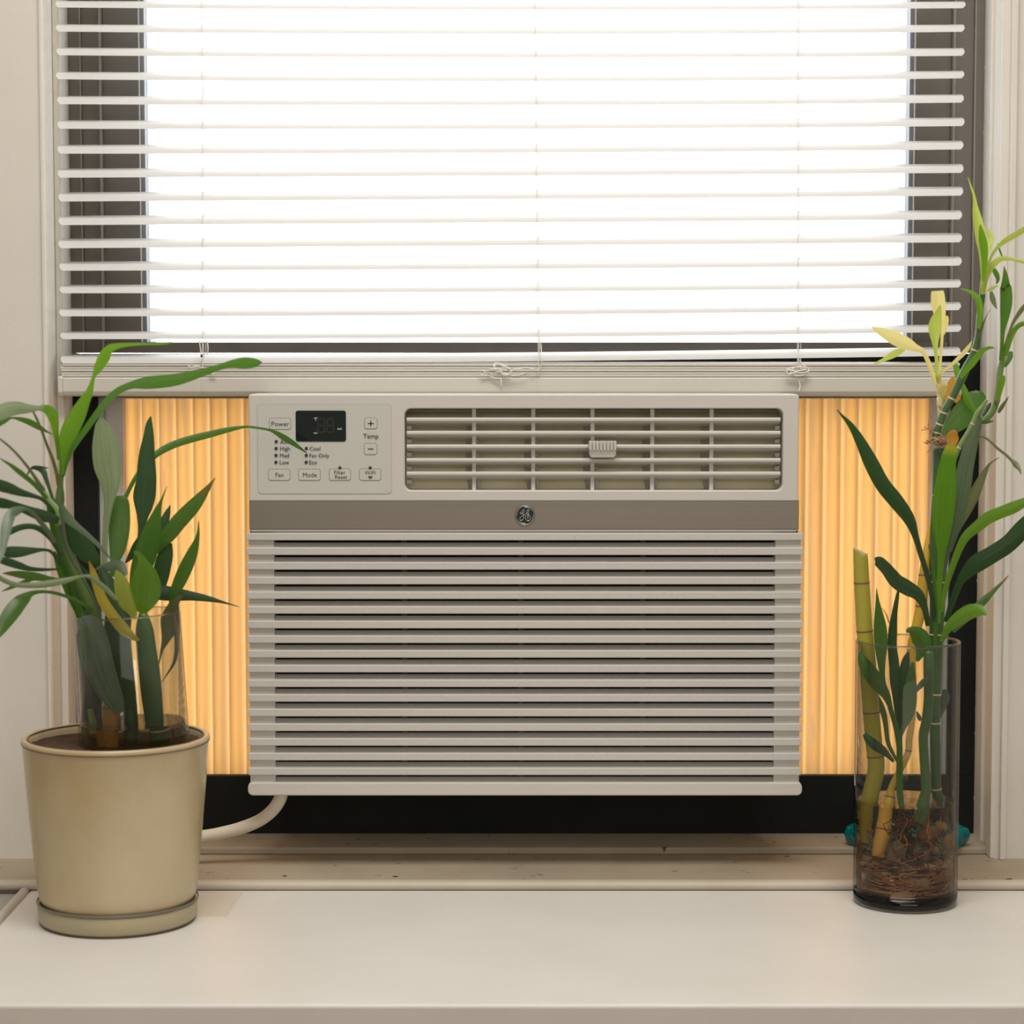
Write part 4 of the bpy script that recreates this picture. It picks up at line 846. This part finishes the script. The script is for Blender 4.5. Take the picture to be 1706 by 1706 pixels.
leaf(lb, 'A', [(1045, 1350, 40), (1025, 1420, 90), (1005, 1500, 104), (990, 1580, 96), (980, 1660, 60)], Yj + 0.0, Yj, 'leaf_dark', 0.2)
leaf(lb, 'A', [(860, 1310, 10), (835, 1370, 36), (810, 1430, 40), (775, 1475, 10)], Yj + 0.02, Yj + 0.02, 'leaf_dark', 0.2)
leaf(lb, 'A', [(1228, 1215, 4), (1222, 1310, 24), (1190, 1410, 66), (1150, 1500, 84), (1110, 1590, 80), (1070, 1680, 56), 'J', (800, 620, 54), (770, 700, 40), (740, 800, 30)], Yj - 0.02, Yj, 'leaf_green', 0.2)
leaf(lb, 'J', [(1275, 645, 2), (1160, 612, 18), (1060, 588, 42), (940, 568, 66), (820, 555, 96), (700, 540, 110), (600, 525, 80), (540, 540, 40)], Yj + 0.01, Yj - 0.01, 'leaf_dark', 0.2)
leaf(lb, 'J', [(525, 252, 14), (565, 275, 34), (590, 330, 70), (605, 410, 160), (608, 500, 216), (602, 580, 214), (590, 640, 150), (575, 690, 70)], Yj - 0.06, Yj - 0.03, 'leaf_bright', 0.35)
leaf(lb, 'J', [(398, 385, 14), (425, 450, 84), (450, 530, 120), (475, 610, 120), (510, 670, 80), (530, 720, 40)], Yj - 0.05, Yj - 0.03, 'leaf_lime', 0.25)
leaf(lb, 'J', [(205, 320, 8), (235, 400, 44), (262, 490, 62), (305, 600, 74), (370, 700, 80), (440, 790, 84), (500, 845, 60), (560, 885, 20)], Yj - 0.042, Yj - 0.03, 'leaf_yellow', 0.25)
leaf(lb, 'J', [(250, 375, 16), (310, 365, 50), (390, 355, 90), (430, 370, 90), (470, 420, 30)], Yj - 0.02, Yj - 0.03, 'leaf_sage', 0.15)
leaf(lb, 'J', [(290, 370, 50), (330, 460, 100), (370, 560, 110), (420, 650, 100), (470, 740, 70)], Yj - 0.025, Yj - 0.03, 'leaf_dark', 0.2)
leaf(lb, 'J', [(140, 740, 60), (200, 780, 180), (230, 880, 220), (250, 980, 230), (290, 1100, 210), (340, 1220, 180), (390, 1320, 130), (430, 1400, 60)], Yj - 0.030, Yj - 0.028, 'leaf_sage', 0.15)
leaf(lb, 'J', [(360, 740, 40), (390, 860, 130), (420, 980, 150), (450, 1100, 120), (480, 1240, 80), (500, 1380, 50)], Yj - 0.02, Yj - 0.015, 'leaf_dark', 0.15)
leaf(lb, 'J', [(700, 1060, 6), (725, 950, 24), (752, 880, 60), (772, 810, 110), (780, 740, 130), (790, 680, 100), (820, 610, 60), (865, 562, 24)], Yj + 0.005, Yj - 0.01, 'leaf_olive', 0.2)
leaf(lb, 'J', [(712, 1195, 3), (770, 1110, 12), (810, 1040, 22), (830, 950, 34), (832, 860, 40), (828, 760, 44), (838, 640, 20)], Yj + 0.008, Yj + 0.0, 'leaf_sage', 0.2)

# ---- right vase
def thing_r(label, px, py, Y=None, name='lucky_bamboo_stalk'):
    v = W(px, py, VY if Y is None else Y); return empty(name, (v.x, v.y, max(v.z, 0.014)), label, 'plant', 'bamboo plants in the glass vase')
Yv = VY
# cut yellow-green stalk
r1 = thing_r('thick yellow-green bamboo stalk cut off flat at the top', 1452, 1420)
cane(r1, 'E6', [(543, 82, 50), (548, 180, 53), (553, 300, 55), (563, 470, 56), (573, 640, 58), (588, 800, 59), (605, 1000, 60), (622, 1250, 60), (640, 1450, 60), (655, 1620, 60), 'N6', (358, 260, 104), (345, 450, 100), (345, 620, 80), (350, 760, 60)], Yv - 0.002, Yv - 0.006, 'cane_yellow', 'stem', (0.155, 0.31, 0.53, 0.655), 'node_brown', 18, cut=0.55)
# golden stalk
r2 = thing_r('slim golden yellow bamboo stalk in the middle of the vase', 1480, 1440)
cane(r2, 'E5', [(1040, 985, 8), (1025, 1120, 24), (1005, 1280, 34), (985, 1450, 40), (968, 1620, 40), 'N5', (885, 220, 62), (890, 400, 52), (900, 600, 48), (905, 800, 48), (900, 1000, 46), (885, 1250, 46), (850, 1480, 46), (825, 1690, 46), 'N6', (645, 60, 44), (620, 200, 62), (590, 320, 78), (570, 480, 86), (550, 640, 96), (510, 790, 90), (480, 940, 76)], Yv + 0.012, Yv - 0.020, 'cane_gold', 'stem', (0.13, 0.2, 0.62, 0.74, 0.88), 'node_brown', 16)
# main green cane
r3 = thing_r('tall dark green bamboo cane with broad leaves fanning out above the vase', 1560, 1440)
cane(r3, 'E5', [(1112, 455, 50), (1112, 600, 52), (1108, 800, 55), (1100, 1000, 60), (1098, 1260, 62), (1092, 1550, 56), 'N5', (1215, 120, 96), (1212, 400, 90), (1205, 700, 86), (1195, 1000, 78), (1200, 1240, 72), (1205, 1690, 74), 'N6', (1190, 110, 62), (1240, 300, 74), (1300, 450, 84), (1310, 600, 80)], Yv + 0.006, Yv + 0.008, 'cane_green', 'stem', (0.13, 0.30, 0.39, 0.57, 0.67, 0.80), 'node_pale', 16)
leaf(r3, 'E5', [(375, 180, 6), (415, 225, 18), (480, 300, 44), (545, 410, 74), (620, 560, 104), (700, 710, 108), (800, 835, 108), (890, 960, 84), (935, 1080, 48), (970, 1200, 40), (1010, 1330, 38), (1050, 1500, 34), (1075, 1690, 30)], Yv - 0.06, Yv - 0.02, 'leaf_dark', 0.2)
leaf(r3, 'E5', [(648, 1262, 50), (680, 1265, 78), (735, 1320, 88), (800, 1400, 104), (880, 1450, 108), (955, 1500, 84), (1000, 1590, 48), (1025, 1720, 34)], Yv - 0.045, Yv - 0.02, 'leaf_dark', 0.25)
leaf(r3, 'E5', [(1195, 425, 40), (1182, 470, 86), (1165, 560, 112), (1150, 700, 146), (1135, 850, 160), (1125, 1000, 142), (1122, 1110, 96), (1118, 1220, 54), (1105, 1400, 40), (1095, 1700, 36)], Yv - 0.04, Yv - 0.02, 'leaf_brightyel', 0.25)
leaf(r3, 'E5', [(1395, 235, 24), (1375, 310, 52), (1335, 410, 92), (1295, 570, 112), (1262, 750, 126), (1232, 920, 116), (1200, 1060, 76), (1165, 1180, 44), (1120, 1400, 34)], Yv - 0.025, Yv - 0.012, 'leaf_sage', 0.35)
leaf(r3, 'E5', [(1530, 520, 4), (1460, 570, 18), (1405, 670, 54), (1345, 800, 78), (1285, 920, 70), (1232, 1040, 36), (1180, 1190, 24)], Yv + 0.01, Yv, 'leaf_olive', 0.25)
leaf(r3, 'E5', [(1760, 810, 40), (1640, 872, 84), (1540, 912, 84), (1450, 952, 88), (1380, 1008, 80), (1300, 1075, 66), (1250, 1160, 54), (1200, 1290, 46), (1155, 1430, 38), (1115, 1620, 32)], Yv - 0.05, Yv - 0.02, 'leaf_bright', 0.25)
leaf(r3, 'E5', [(1790, 900, 60), (1700, 1020, 120), (1600, 1130, 124), (1480, 1210, 124), (1370, 1275, 128), (1300, 1340, 90), (1250, 1410, 58), (1200, 1540, 46), (1150, 1690, 34)], Yv - 0.03, Yv - 0.01, 'leaf_dark', 0.22)
leaf(r3, 'E6', [(1596, 250, 6), (1560, 290, 16), (1490, 360, 32), (1430, 420, 54), (1370, 480, 62), (1290, 560, 50), (1200, 650, 30)], Yv + 0.015, Yv + 0.005, 'leaf_browntip', 0.2)
leaf(r3, 'E6', [(1442, 528, 16), (1400, 500, 74), (1330, 505, 104), (1260, 545, 104), (1200, 590, 84), (1155, 645, 54), (1120, 720, 32)], Yv - 0.045, Yv - 0.02, 'leaf_bright', 0.3)
leaf(r3, 'E6', [(868, 645, 20), (905, 642, 60), (955, 675, 120), (985, 735, 126), (970, 800, 70), (945, 860, 24)], Yv - 0.03, Yv - 0.028, 'leaf_green', 0.2)
leaf(r3, 'E6', [(1030, 30, 10), (1060, 200, 22), (1075, 400, 28), (1080, 600, 30), (1075, 760, 28)], Yv - 0.022, Yv - 0.02, 'leaf_green', 0.3)
# inner sprout in the vase
r4 = thing_r('low leafy sprout pressed against the inside of the glass vase', 1500, 1400)
leaf(r4, 'E6', [(658, 340, 4), (664, 420, 24), (674, 520, 60), (684, 620, 92), (690, 740, 94), (692, 850, 64), (704, 980, 34), (740, 1150, 26), (785, 1330, 18), (812, 1500, 14)], Yv - 0.02, Yv - 0.02, 'leaf_green', 0.2)
leaf(r4, 'E6', [(822, 318, 6), (806, 400, 26), (786, 520, 42), (774, 640, 62), (770, 760, 66), (785, 900, 74), (785, 1000, 64), (794, 1120, 46), (806, 1260, 30), (818, 1420, 20)], Yv - 0.015, Yv - 0.015, 'leaf_dark', 0.2)
leaf(r4, 'E6', [(698, 482, 4), (728, 530, 10), (748, 590, 8)], Yv - 0.01, Yv - 0.01, 'leaf_dried', 0.1)
leaf(r4, 'N5', [(185, 285, 30), (215, 400, 130), (320, 570, 210), (440, 740, 190), (540, 890, 120), (600, 1050, 66), (650, 1220, 60), (700, 1400, 76), (720, 1600, 84), 'N6', (732, 60, 84), (745, 250, 80), (770, 350, 50)], Yv - 0.018, Yv - 0.030, 'leaf_green', 0.2)
leaf(r4, 'N5', [(840, 290, 20), (812, 380, 90), (790, 500, 130), (775, 650, 140), (760, 800, 110), (745, 950, 66), (735, 1120, 44), (738, 1350, 34), (745, 1550, 30)], Yv - 0.012, Yv - 0.012, 'leaf_dark', 0.2)
leaf(r4, 'N5', [(900, 430, 40), (880, 600, 110), (865, 800, 180), (850, 1000, 196), (825, 1160, 150), (780, 1300, 76), (740, 1430, 40)], Yv - 0.028, Yv - 0.03, 'leaf_green', 0.2)
leaf(r4, 'N5', [(245, 1400, 60), (305, 1480, 116), (395, 1560, 136), (490, 1625, 116), (570, 1700, 70), (640, 1780, 40)], Yv - 0.026, Yv - 0.03, 'leaf_dark', 0.25)
leaf(r4, 'N5', [(1160, 590, 30), (1080, 670, 80), (1000, 750, 80), (940, 830, 40)], Yv - 0.03, Yv - 0.028, 'leaf_sage', 0.2)
leaf(r4, 'N5', [(420, 860, 20), (470, 1020, 80), (510, 1150, 80), (535, 1300, 66), (560, 1500, 60), (620, 1650, 50), (700, 1790, 36)], Yv + 0.005, Yv - 0.01, 'leaf_green', 0.2)
leaf(r4, 'N5', [(1320, 800, 40), (1345, 890, 120), (1320, 1000, 110), (1285, 1120, 50), (1260, 1200, 20)], Yv + 0.012, Yv + 0.012, 'leaf_sage', 0.2)
leaf(r4, 'N5', [(950, 1100, 16), (985, 1180, 60), (1000, 1230, 20)], Yv - 0.01, Yv - 0.01, 'leaf_dark', 0.2)
cane(r4, 'N5', [(1110, 280, 64), (1112, 500, 70), (1112, 800, 62), (1105, 1050, 66), (1080, 1270, 72), (1040, 1480, 66), 'N6', (1060, 60, 62), (1040, 200, 66), (1000, 380, 90), (960, 520, 80)], Yv - 0.026, Yv - 0.022, 'cane_green', 'stem')
# slender leaning cane, upper right
r5 = thing_r('leaning bamboo cutting with pale ring nodes and a spray of top leaves', 1563, 745, Yv)
cane(r5, 'N1', [(1170, 1250, 26), (1150, 1420, 36), (1135, 1600, 42), 'N2', (1130, 120, 40), (1105, 280, 44), (1092, 450, 46), (1080, 620, 46), (1050, 780, 50), (990, 940, 48), (920, 1080, 56), (845, 1240, 62), (770, 1400, 54), (700, 1540, 52), 'N3', (610, 370, 52), (555, 520, 52), (510, 640, 54), (488, 730, 54), (486, 800, 50)], Yv - 0.012, Yv + 0.0, 'cane_green', 'stem', (0.44, 0.70, 0.775, 0.84, 0.90, 0.95), 'node_pale', 14)
fb = MB()
for q in range(46):
    a = random.uniform(0, 6.28); u, v = random.gauss(500, 60), random.gauss(810, 28)
    pts = []; x, y = u, v; yy = Yv + random.uniform(-.008, .006)
    for s in range(6):
        pts.append(W(*CR['N3'](x, y), yy)); a += random.uniform(-.9, .9); x += 24 * math.cos(a); y += 20 * math.sin(a)
    fb.tube(pts, 0.00035, 4)
for u0, v0 in ((400, 640), (560, 760)):
    for q in range(9):
        a = random.uniform(0, 6.28); x, y = u0 + random.uniform(-20, 30), v0 + random.uniform(-40, 30); pts = []
        for s in range(7):
            pts.append(W(*CR['N3'](x, y), Yv + random.uniform(-.006, .002))); a += random.uniform(-.8, .8); x += 20 * math.cos(a); y += 18 * math.sin(a)
        fb.tube(pts, 0.00028, 4)
fo = fb.build('root_fibres', 'fibre', r5); fo['kind'] = 'stuff'
cane(r5, 'N3', [(450, 770, 12), (400, 790, 12), (360, 815, 6)], Yv, Yv - 0.004, 'node_brown', 'rootlet', seg=8)
cane(r5, 'N3', [(520, 800, 40), (580, 805, 42), (630, 805, 36)], Yv - 0.003, Yv - 0.006, 'root_dark', 'rootlet', seg=10)
leaf(r5, 'N1', [(933, 45, 10), (970, 160, 22), (1012, 290, 36), (1030, 410, 56), (1042, 510, 92), (1078, 680, 132), (1115, 880, 156), (1145, 1060, 136), (1150, 1240, 106), (1145, 1450, 66), (1138, 1660, 50)], Yv - 0.03, Yv - 0.02, 'leaf_lime', 0.35)
leaf(r5, 'N1', [(1105, 700, 20), (1125, 850, 90), (1150, 1000, 110), (1160, 1150, 90), (1155, 1320, 60), (1145, 1480, 40)], Yv - 0.035, Yv - 0.026, 'leaf_bright', 0.3)
leaf(r5, 'N1', [(1200, 735, 6), (1230, 800, 70), (1250, 900, 92), (1235, 980, 70), (1200, 1080, 30)], Yv + 0.01, Yv, 'leaf_lime', 0.2)
leaf(r5, 'N1', [(1800, 700, 50), (1690, 775, 78), (1590, 835, 80), (1480, 900, 78), (1390, 965, 60), (1300, 1065, 42), (1230, 1200, 32), (1185, 1350, 30)], Yv - 0.05, Yv - 0.02, 'leaf_lime', 0.3)
leaf(r5, 'N1', [(1800, 1230, 50), (1690, 1210, 46), (1580, 1185, 36), (1480, 1165, 54), (1390, 1170, 72), (1300, 1230, 88), (1225, 1335, 78), (1175, 1470, 64), (1145, 1650, 50)], Yv - 0.04, Yv - 0.02, 'leaf_lime', 0.3)
leaf(r5, 'N1', [(1335, 950, 6), (1375, 1060, 26), (1405, 1140, 20)], Yv - 0.01, Yv, 'leaf_green', 0.2)
leaf(r5, 'N1', [(1270, 1290, 40), (1320, 1370, 70), (1345, 1450, 54), (1325, 1520, 14)], Yv - 0.005, Yv, 'leaf_green', 0.2)
leaf(r5, 'N1', [(1190, 1620, 16), (1260, 1580, 60), (1320, 1550, 30), (1350, 1530, 8)], Yv - 0.02, Yv - 0.02, 'leaf_lime', 0.2)
leaf(r5, 'N2', [(828, 8, 16), (920, 32, 34), (1010, 80, 60), (1075, 170, 84), (1100, 300, 90), (1095, 430, 74), (1080, 560, 50)], Yv - 0.035, Yv - 0.018, 'leaf_bright', 0.3)
leaf(r5, 'N2', [(1240, 295, 4), (1185, 395, 12), (1142, 500, 26), (1112, 610, 34), (1090, 700, 30)], Yv - 0.02, Yv - 0.014, 'leaf_olive', 0.2)
leaf(r5, 'N2', [(1312, 828, 8), (1225, 822, 44), (1135, 865, 66), (1060, 945, 88), (985, 1045, 92), (900, 1140, 80), (830, 1240, 50)], Yv - 0.04, Yv - 0.022, 'leaf_bright', 0.35)
leaf(r5, 'N2', [(1250, 50, 40), (1275, 150, 78), (1305, 235, 46), (1335, 290, 8)], Yv - 0.02, Yv - 0.01, 'leaf_sheen_pale', 0.2)
leaf(r5, 'N2', [(755, 1035, 40), (775, 1110, 84), (792, 1190, 84), (820, 1270, 70), (870, 1380, 80), (915, 1500, 110), (960, 1600, 104), 'N3', (1000, 330, 70), (1050, 410, 30)], Yv + 0.018, Yv + 0.006, 'leaf_bright', 0.2)
# slender second stem on the far right
r6 = thing_r('slender bamboo stem with upright leaves, rightmost beside the wall', 1600, 770, Yv)
cane(r6, 'N2', [(1450, 820, 34), (1415, 960, 42), (1380, 1130, 44), (1355, 1350, 40), (1335, 1550, 44), 'N3', (1335, 200, 44), (1300, 330, 42), (1240, 430, 40), (1170, 490, 42), (1120, 525, 34)], Yv - 0.015, Yv + 0.004, 'cane_light', 'stem', (0.6,))
cane(r6, 'N3', [(1195, 215, 22), (1130, 310, 28), (1060, 400, 34), (1010, 520, 34), (930, 670, 32), (850, 800, 34), (780, 930, 40), (730, 1060, 40), (700, 1250, 34)], Yv - 0.01, Yv - 0.004, 'cane_light', 'stem', (0.4, 0.7))
leaf(r6, 'N1', [(1430, 1270, 6), (1448, 1400, 70), (1452, 1550, 130), 'N2', (1455, 0, 156), (1462, 150, 166), (1452, 300, 150), (1432, 450, 106), (1412, 600, 66), (1402, 800, 54), (1385, 1000, 50)], Yv - 0.03, Yv - 0.018, 'leaf_green', 0.25)
leaf(r6, 'N2', [(1800, 150, 40), (1700, 265, 60), (1630, 360, 58), (1560, 470, 42), (1500, 620, 34), (1450, 790, 40), (1415, 920, 50)], Yv - 0.03, Yv - 0.016, 'leaf_olive', 0.25)
leaf(r6, 'N2', [(1800, 500, 50), (1700, 490, 66), (1625, 525, 66), (1565, 595, 72), (1520, 700, 66), (1480, 820, 64), (1440, 930, 70)], Yv - 0.045, Yv - 0.02, 'leaf_bright', 0.3)
leaf(r6, 'N2', [(1525, 870, 50), (1515, 940, 76), (1480, 1020, 60), (1440, 1090, 30)], Yv + 0.0, Yv - 0.01, 'leaf_green', 0.2)
leaf(r6, 'N2', [(1415, 1205, 60), (1400, 1290, 90), (1375, 1400, 76), (1350, 1540, 44)], Yv - 0.03, Yv - 0.02, 'leaf_bright', 0.25)
leaf(r6, 'N2', [(1492, 1495, 4), (1455, 1560, 34), (1400, 1640, 56), (1350, 1720, 40)], Yv - 0.012, Yv - 0.008, 'leaf_olive', 0.2)
leaf(r6, 'N3', [(1285, 512, 10), (1240, 515, 34), (1170, 525, 50), (1110, 520, 30)], Yv - 0.01, Yv - 0.004, 'leaf_green', 0.2)
leaf(r6, 'N3', [(1255, 260, 12), (1225, 290, 60), (1180, 370, 60), (1130, 440, 40)], Yv + 0.004, Yv, 'leaf_dark', 0.2)
leaf(r6, 'N3', [(1668, 1255, 6), (1640, 1175, 46), (1590, 1105, 84), (1535, 1050, 46), (1450, 970, 38), (1340, 885, 38), (1235, 785, 34), (1140, 725, 34), (1040, 735, 24)], Yv - 0.03, Yv - 0.005, 'leaf_olive', 0.2)
leaf(r6, 'N3', [(1090, 95, 100), (1075, 140, 230), (1035, 220, 310), (960, 320, 340), (860, 430, 330), (750, 545, 270), (650, 635, 150), (575, 695, 40)], Yv + 0.022, Yv + 0.015, 'leaf_green', 0.1)
leaf(r6, 'N2', [(735, 1225, 50), (712, 1310, 110), (680, 1420, 110), (650, 1500, 80), (630, 1560, 30)], Yv + 0.024, Yv + 0.022, 'leaf_dried', 0.2)
leaf(r6, 'N2', [(830, 1470, 30), (800, 1510, 70), (760, 1580, 30)], Yv + 0.026, Yv + 0.024, 'leaf_dried', 0.2)
leaf(r6, 'N3', [(770, 640, 60), (735, 690, 150), (712, 770, 170), (700, 850, 110), (690, 920, 60)], Yv + 0.012, Yv + 0.008, 'leaf_dried', 0.25)
# yellowing sprout
r7 = thing_r('pale yellow wilting sprout between the leaning cane and the blind', 1565, 700, Yv + 0.01)
cane(r7, 'N2', [(515, 1180, 36), (530, 1330, 42), (545, 1480, 42), (542, 1640, 40), 'N3', (540, 180, 38), (535, 320, 26), (528, 470, 12)], Yv + 0.012, Yv + 0.012, 'cane_cream', 'stem')
leaf(r7, 'N2', [(512, 38, 160), (515, 100, 186), (522, 200, 196), (540, 320, 176), (568, 430, 110), (586, 520, 66), (576, 660, 42), (564, 850, 38), (545, 1080, 40), (530, 1250, 40)], Yv + 0.006, Yv + 0.010, 'leaf_cream', 0.25)
leaf(r7, 'N2', [(552, 228, 8), (532, 320, 76), (492, 440, 150), (474, 550, 174), (476, 660, 138), (480, 770, 82), (494, 920, 52), (506, 1120, 52), (520, 1280, 50)], Yv - 0.006, Yv + 0.008, 'leaf_lime', 0.25)
leaf(r7, 'E4', [(625, 1130, 6), (690, 1163, 56), (780, 1205, 94), (870, 1248, 92), (935, 1278, 56), (985, 1300, 34), (1020, 1365, 32), (1050, 1445, 32), (1078, 1540, 30)], Yv - 0.01, Yv + 0.01, 'leaf_cream', 0.25)
leaf(r7, 'N2', [(985, 728, 8), (935, 820, 52), (865, 905, 64), (780, 990, 54), (690, 1075, 42), (605, 1138, 34), (562, 1200, 30)], Yv + 0.0, Yv + 0.01, 'leaf_cream', 0.25)
leaf(r7, 'E4', [(640, 1392, 10), (710, 1362, 28), (790, 1318, 50), (860, 1284, 24)], Yv + 0.02, Yv + 0.015, 'leaf_lime', 0.2)
leaf(r7, 'N2', [(640, 380, 30), (640, 440, 56), (622, 530, 60), (600, 640, 24)], Yv + 0.012, Yv + 0.012, 'leaf_cream', 0.2)
leaf(r7, 'N2', [(650, 1330, 30), (600, 1350, 110), (575, 1430, 110), (560, 1540, 60)], Yv + 0.004, Yv + 0.01, 'leaf_cream', 0.3)
# roots and pebbles in the water
rt = MB(); rp = MB(); rd = MB()
def inside(x, y, z, m=0.0055):
    r_ = math.hypot(x - VX, y - VY); lim = VR - m
    if r_ > lim: x = VX + (x - VX) * lim / r_; y = VY + (y - VY) * lim / r_
    return Vector((x, y, min(max(z, 0.0145), wl - 0.002)))
for q in range(230):
    a = random.uniform(0, 6.28); rad = VR * random.uniform(0.55, 0.93); z = 0.0150 + abs(random.gauss(0, 0.014)); p = []
    z = min(z, wl - 0.006); tilt = random.uniform(-0.001, 0.001); da = random.choice((-1, 1)) * random.uniform(0.05, 0.13)
    for s in range(random.randint(7, 16)):
        p.append(inside(VX + rad * math.cos(a), VY + rad * math.sin(a), z)); a += da + random.uniform(-.05, .05); rad *= random.uniform(0.95, 1.04); z += tilt + random.uniform(-.0012, .0012)
    (rp if q % 5 == 0 else rt).tube(p, random.uniform(0.00022, 0.00045), 4)
for q in range(60):
    a = random.uniform(0, 6.28); rad = VR * random.uniform(0.3, 0.9); z = wl - random.uniform(0.002, 0.025); p = []
    for s in range(9):
        p.append(inside(VX + rad * math.cos(a), VY + rad * math.sin(a), z)); a += random.uniform(-.12, .12); rad *= random.uniform(0.95, 1.05); z -= random.uniform(0.001, 0.006)
    (rd if q % 2 else rt).tube(p, random.uniform(0.00025, 0.0006), 4)
for q in range(160):
    a = random.uniform(0, 6.28); rad = VR * random.uniform(0.0, 0.75); z = random.uniform(0.016, wl - 0.012); p = []
    for s in range(9):
        p.append(inside(VX + rad * math.cos(a), VY + rad * math.sin(a), z)); a += random.uniform(-.4, .4); rad = min(VR * 0.8, rad + random.uniform(-.004, .004)); z += random.uniform(-.003, .003)
    rd.tube(p, random.uniform(0.0004, 0.0011), 4)
for mb_, mt in ((rt, 'root_orange'), (rp, 'root_pale'), (rd, 'root_dark')):
    o = mb_.build('roots', mt, r3); o['kind'] = 'stuff'
pebs = [(690, 870, 112, 128, 0.1, -0.030, 0, 'grey-brown egg-shaped pebble against the golden stalk in the vase'), (330, 970, 66, 120, 0.15, -0.030, 1, 'narrow tan pebble at the left side of the vase water'),
        (1325, 770, 82, 118, 0.5, -0.022, 2, 'orange-tan oval pebble at the right side of the vase water'), (750, 1450, 140, 82, 0.0, -0.034, 3, 'pinkish pebble lying on the vase bottom in front'),
        (1060, 640, 140, 95, 0.3, -0.018, 4, 'dark brown pebble among the green stems in the vase'), (1200, 560, 60, 90, 0.9, -0.016, 2, 'rusty pebble wedged above the dark brown one in the vase'),
        (230, 1160, 52, 105, 0.1, -0.024, 3, 'small pinkish pebble at the left edge low in the vase'), (390, 1240, 100, 84, 0.0, -0.030, 5, 'speckled brown pebble low on the left in the vase'),
        (990, 880, 110, 100, 0.2, -0.020, 0, 'dark pebble behind the pale roots in the vase'), (1010, 1260, 90, 60, 0.1, -0.032, 5, 'flat brown pebble under the pale roots in the vase'),
        (1160, 850, 42, 36, 0.0, -0.026, 1, 'tiny pale pebble beside the orange-tan one in the vase')]
for (u, v, a_, b_, an, dy, mi_, lab) in pebs:
    c = W(*CR['N6'](u, v), Yv + dy); f_ = SC['N6'] * vk; rx, rz = a_ * f_, b_ * f_
    r_ = math.hypot(c.x - VX, c.y - VY); lim = VR - 0.004 - min(rx, rz) * 0.55
    if r_ > lim: c.y = VY - math.sqrt(max(0.0, lim * lim - min(abs(c.x - VX), lim) ** 2)); c.x = VX + max(-lim, min(lim, c.x - VX))
    bm = bmesh.new(); bmesh.ops.create_icosphere(bm, subdivisions=3, radius=1)
    ph = [random.uniform(0, 6) for _ in range(3)]
    for vv in bm.verts:
        n_ = 1 + 0.06 * math.sin(2.1 * vv.co.x + ph[0]) + 0.06 * math.sin(2.4 * vv.co.z + ph[1]) + 0.05 * math.sin(3 * vv.co.y + ph[2])
        x_, z_ = vv.co.x * rx * n_, vv.co.z * rz * n_
        vv.co = Vector((x_ * math.cos(an) - z_ * math.sin(an), vv.co.y * min(rx, rz) * 0.62 * n_, x_ * math.sin(an) + z_ * math.cos(an)))
    me = bpy.data.meshes.new('pebble'); bm.to_mesh(me); bm.free()
    o = link('pebble', me, 'pebble_%d' % mi_, None, True); o.location = c
    tag(o, lab, 'pebble', 'pebbles in the glass vase')
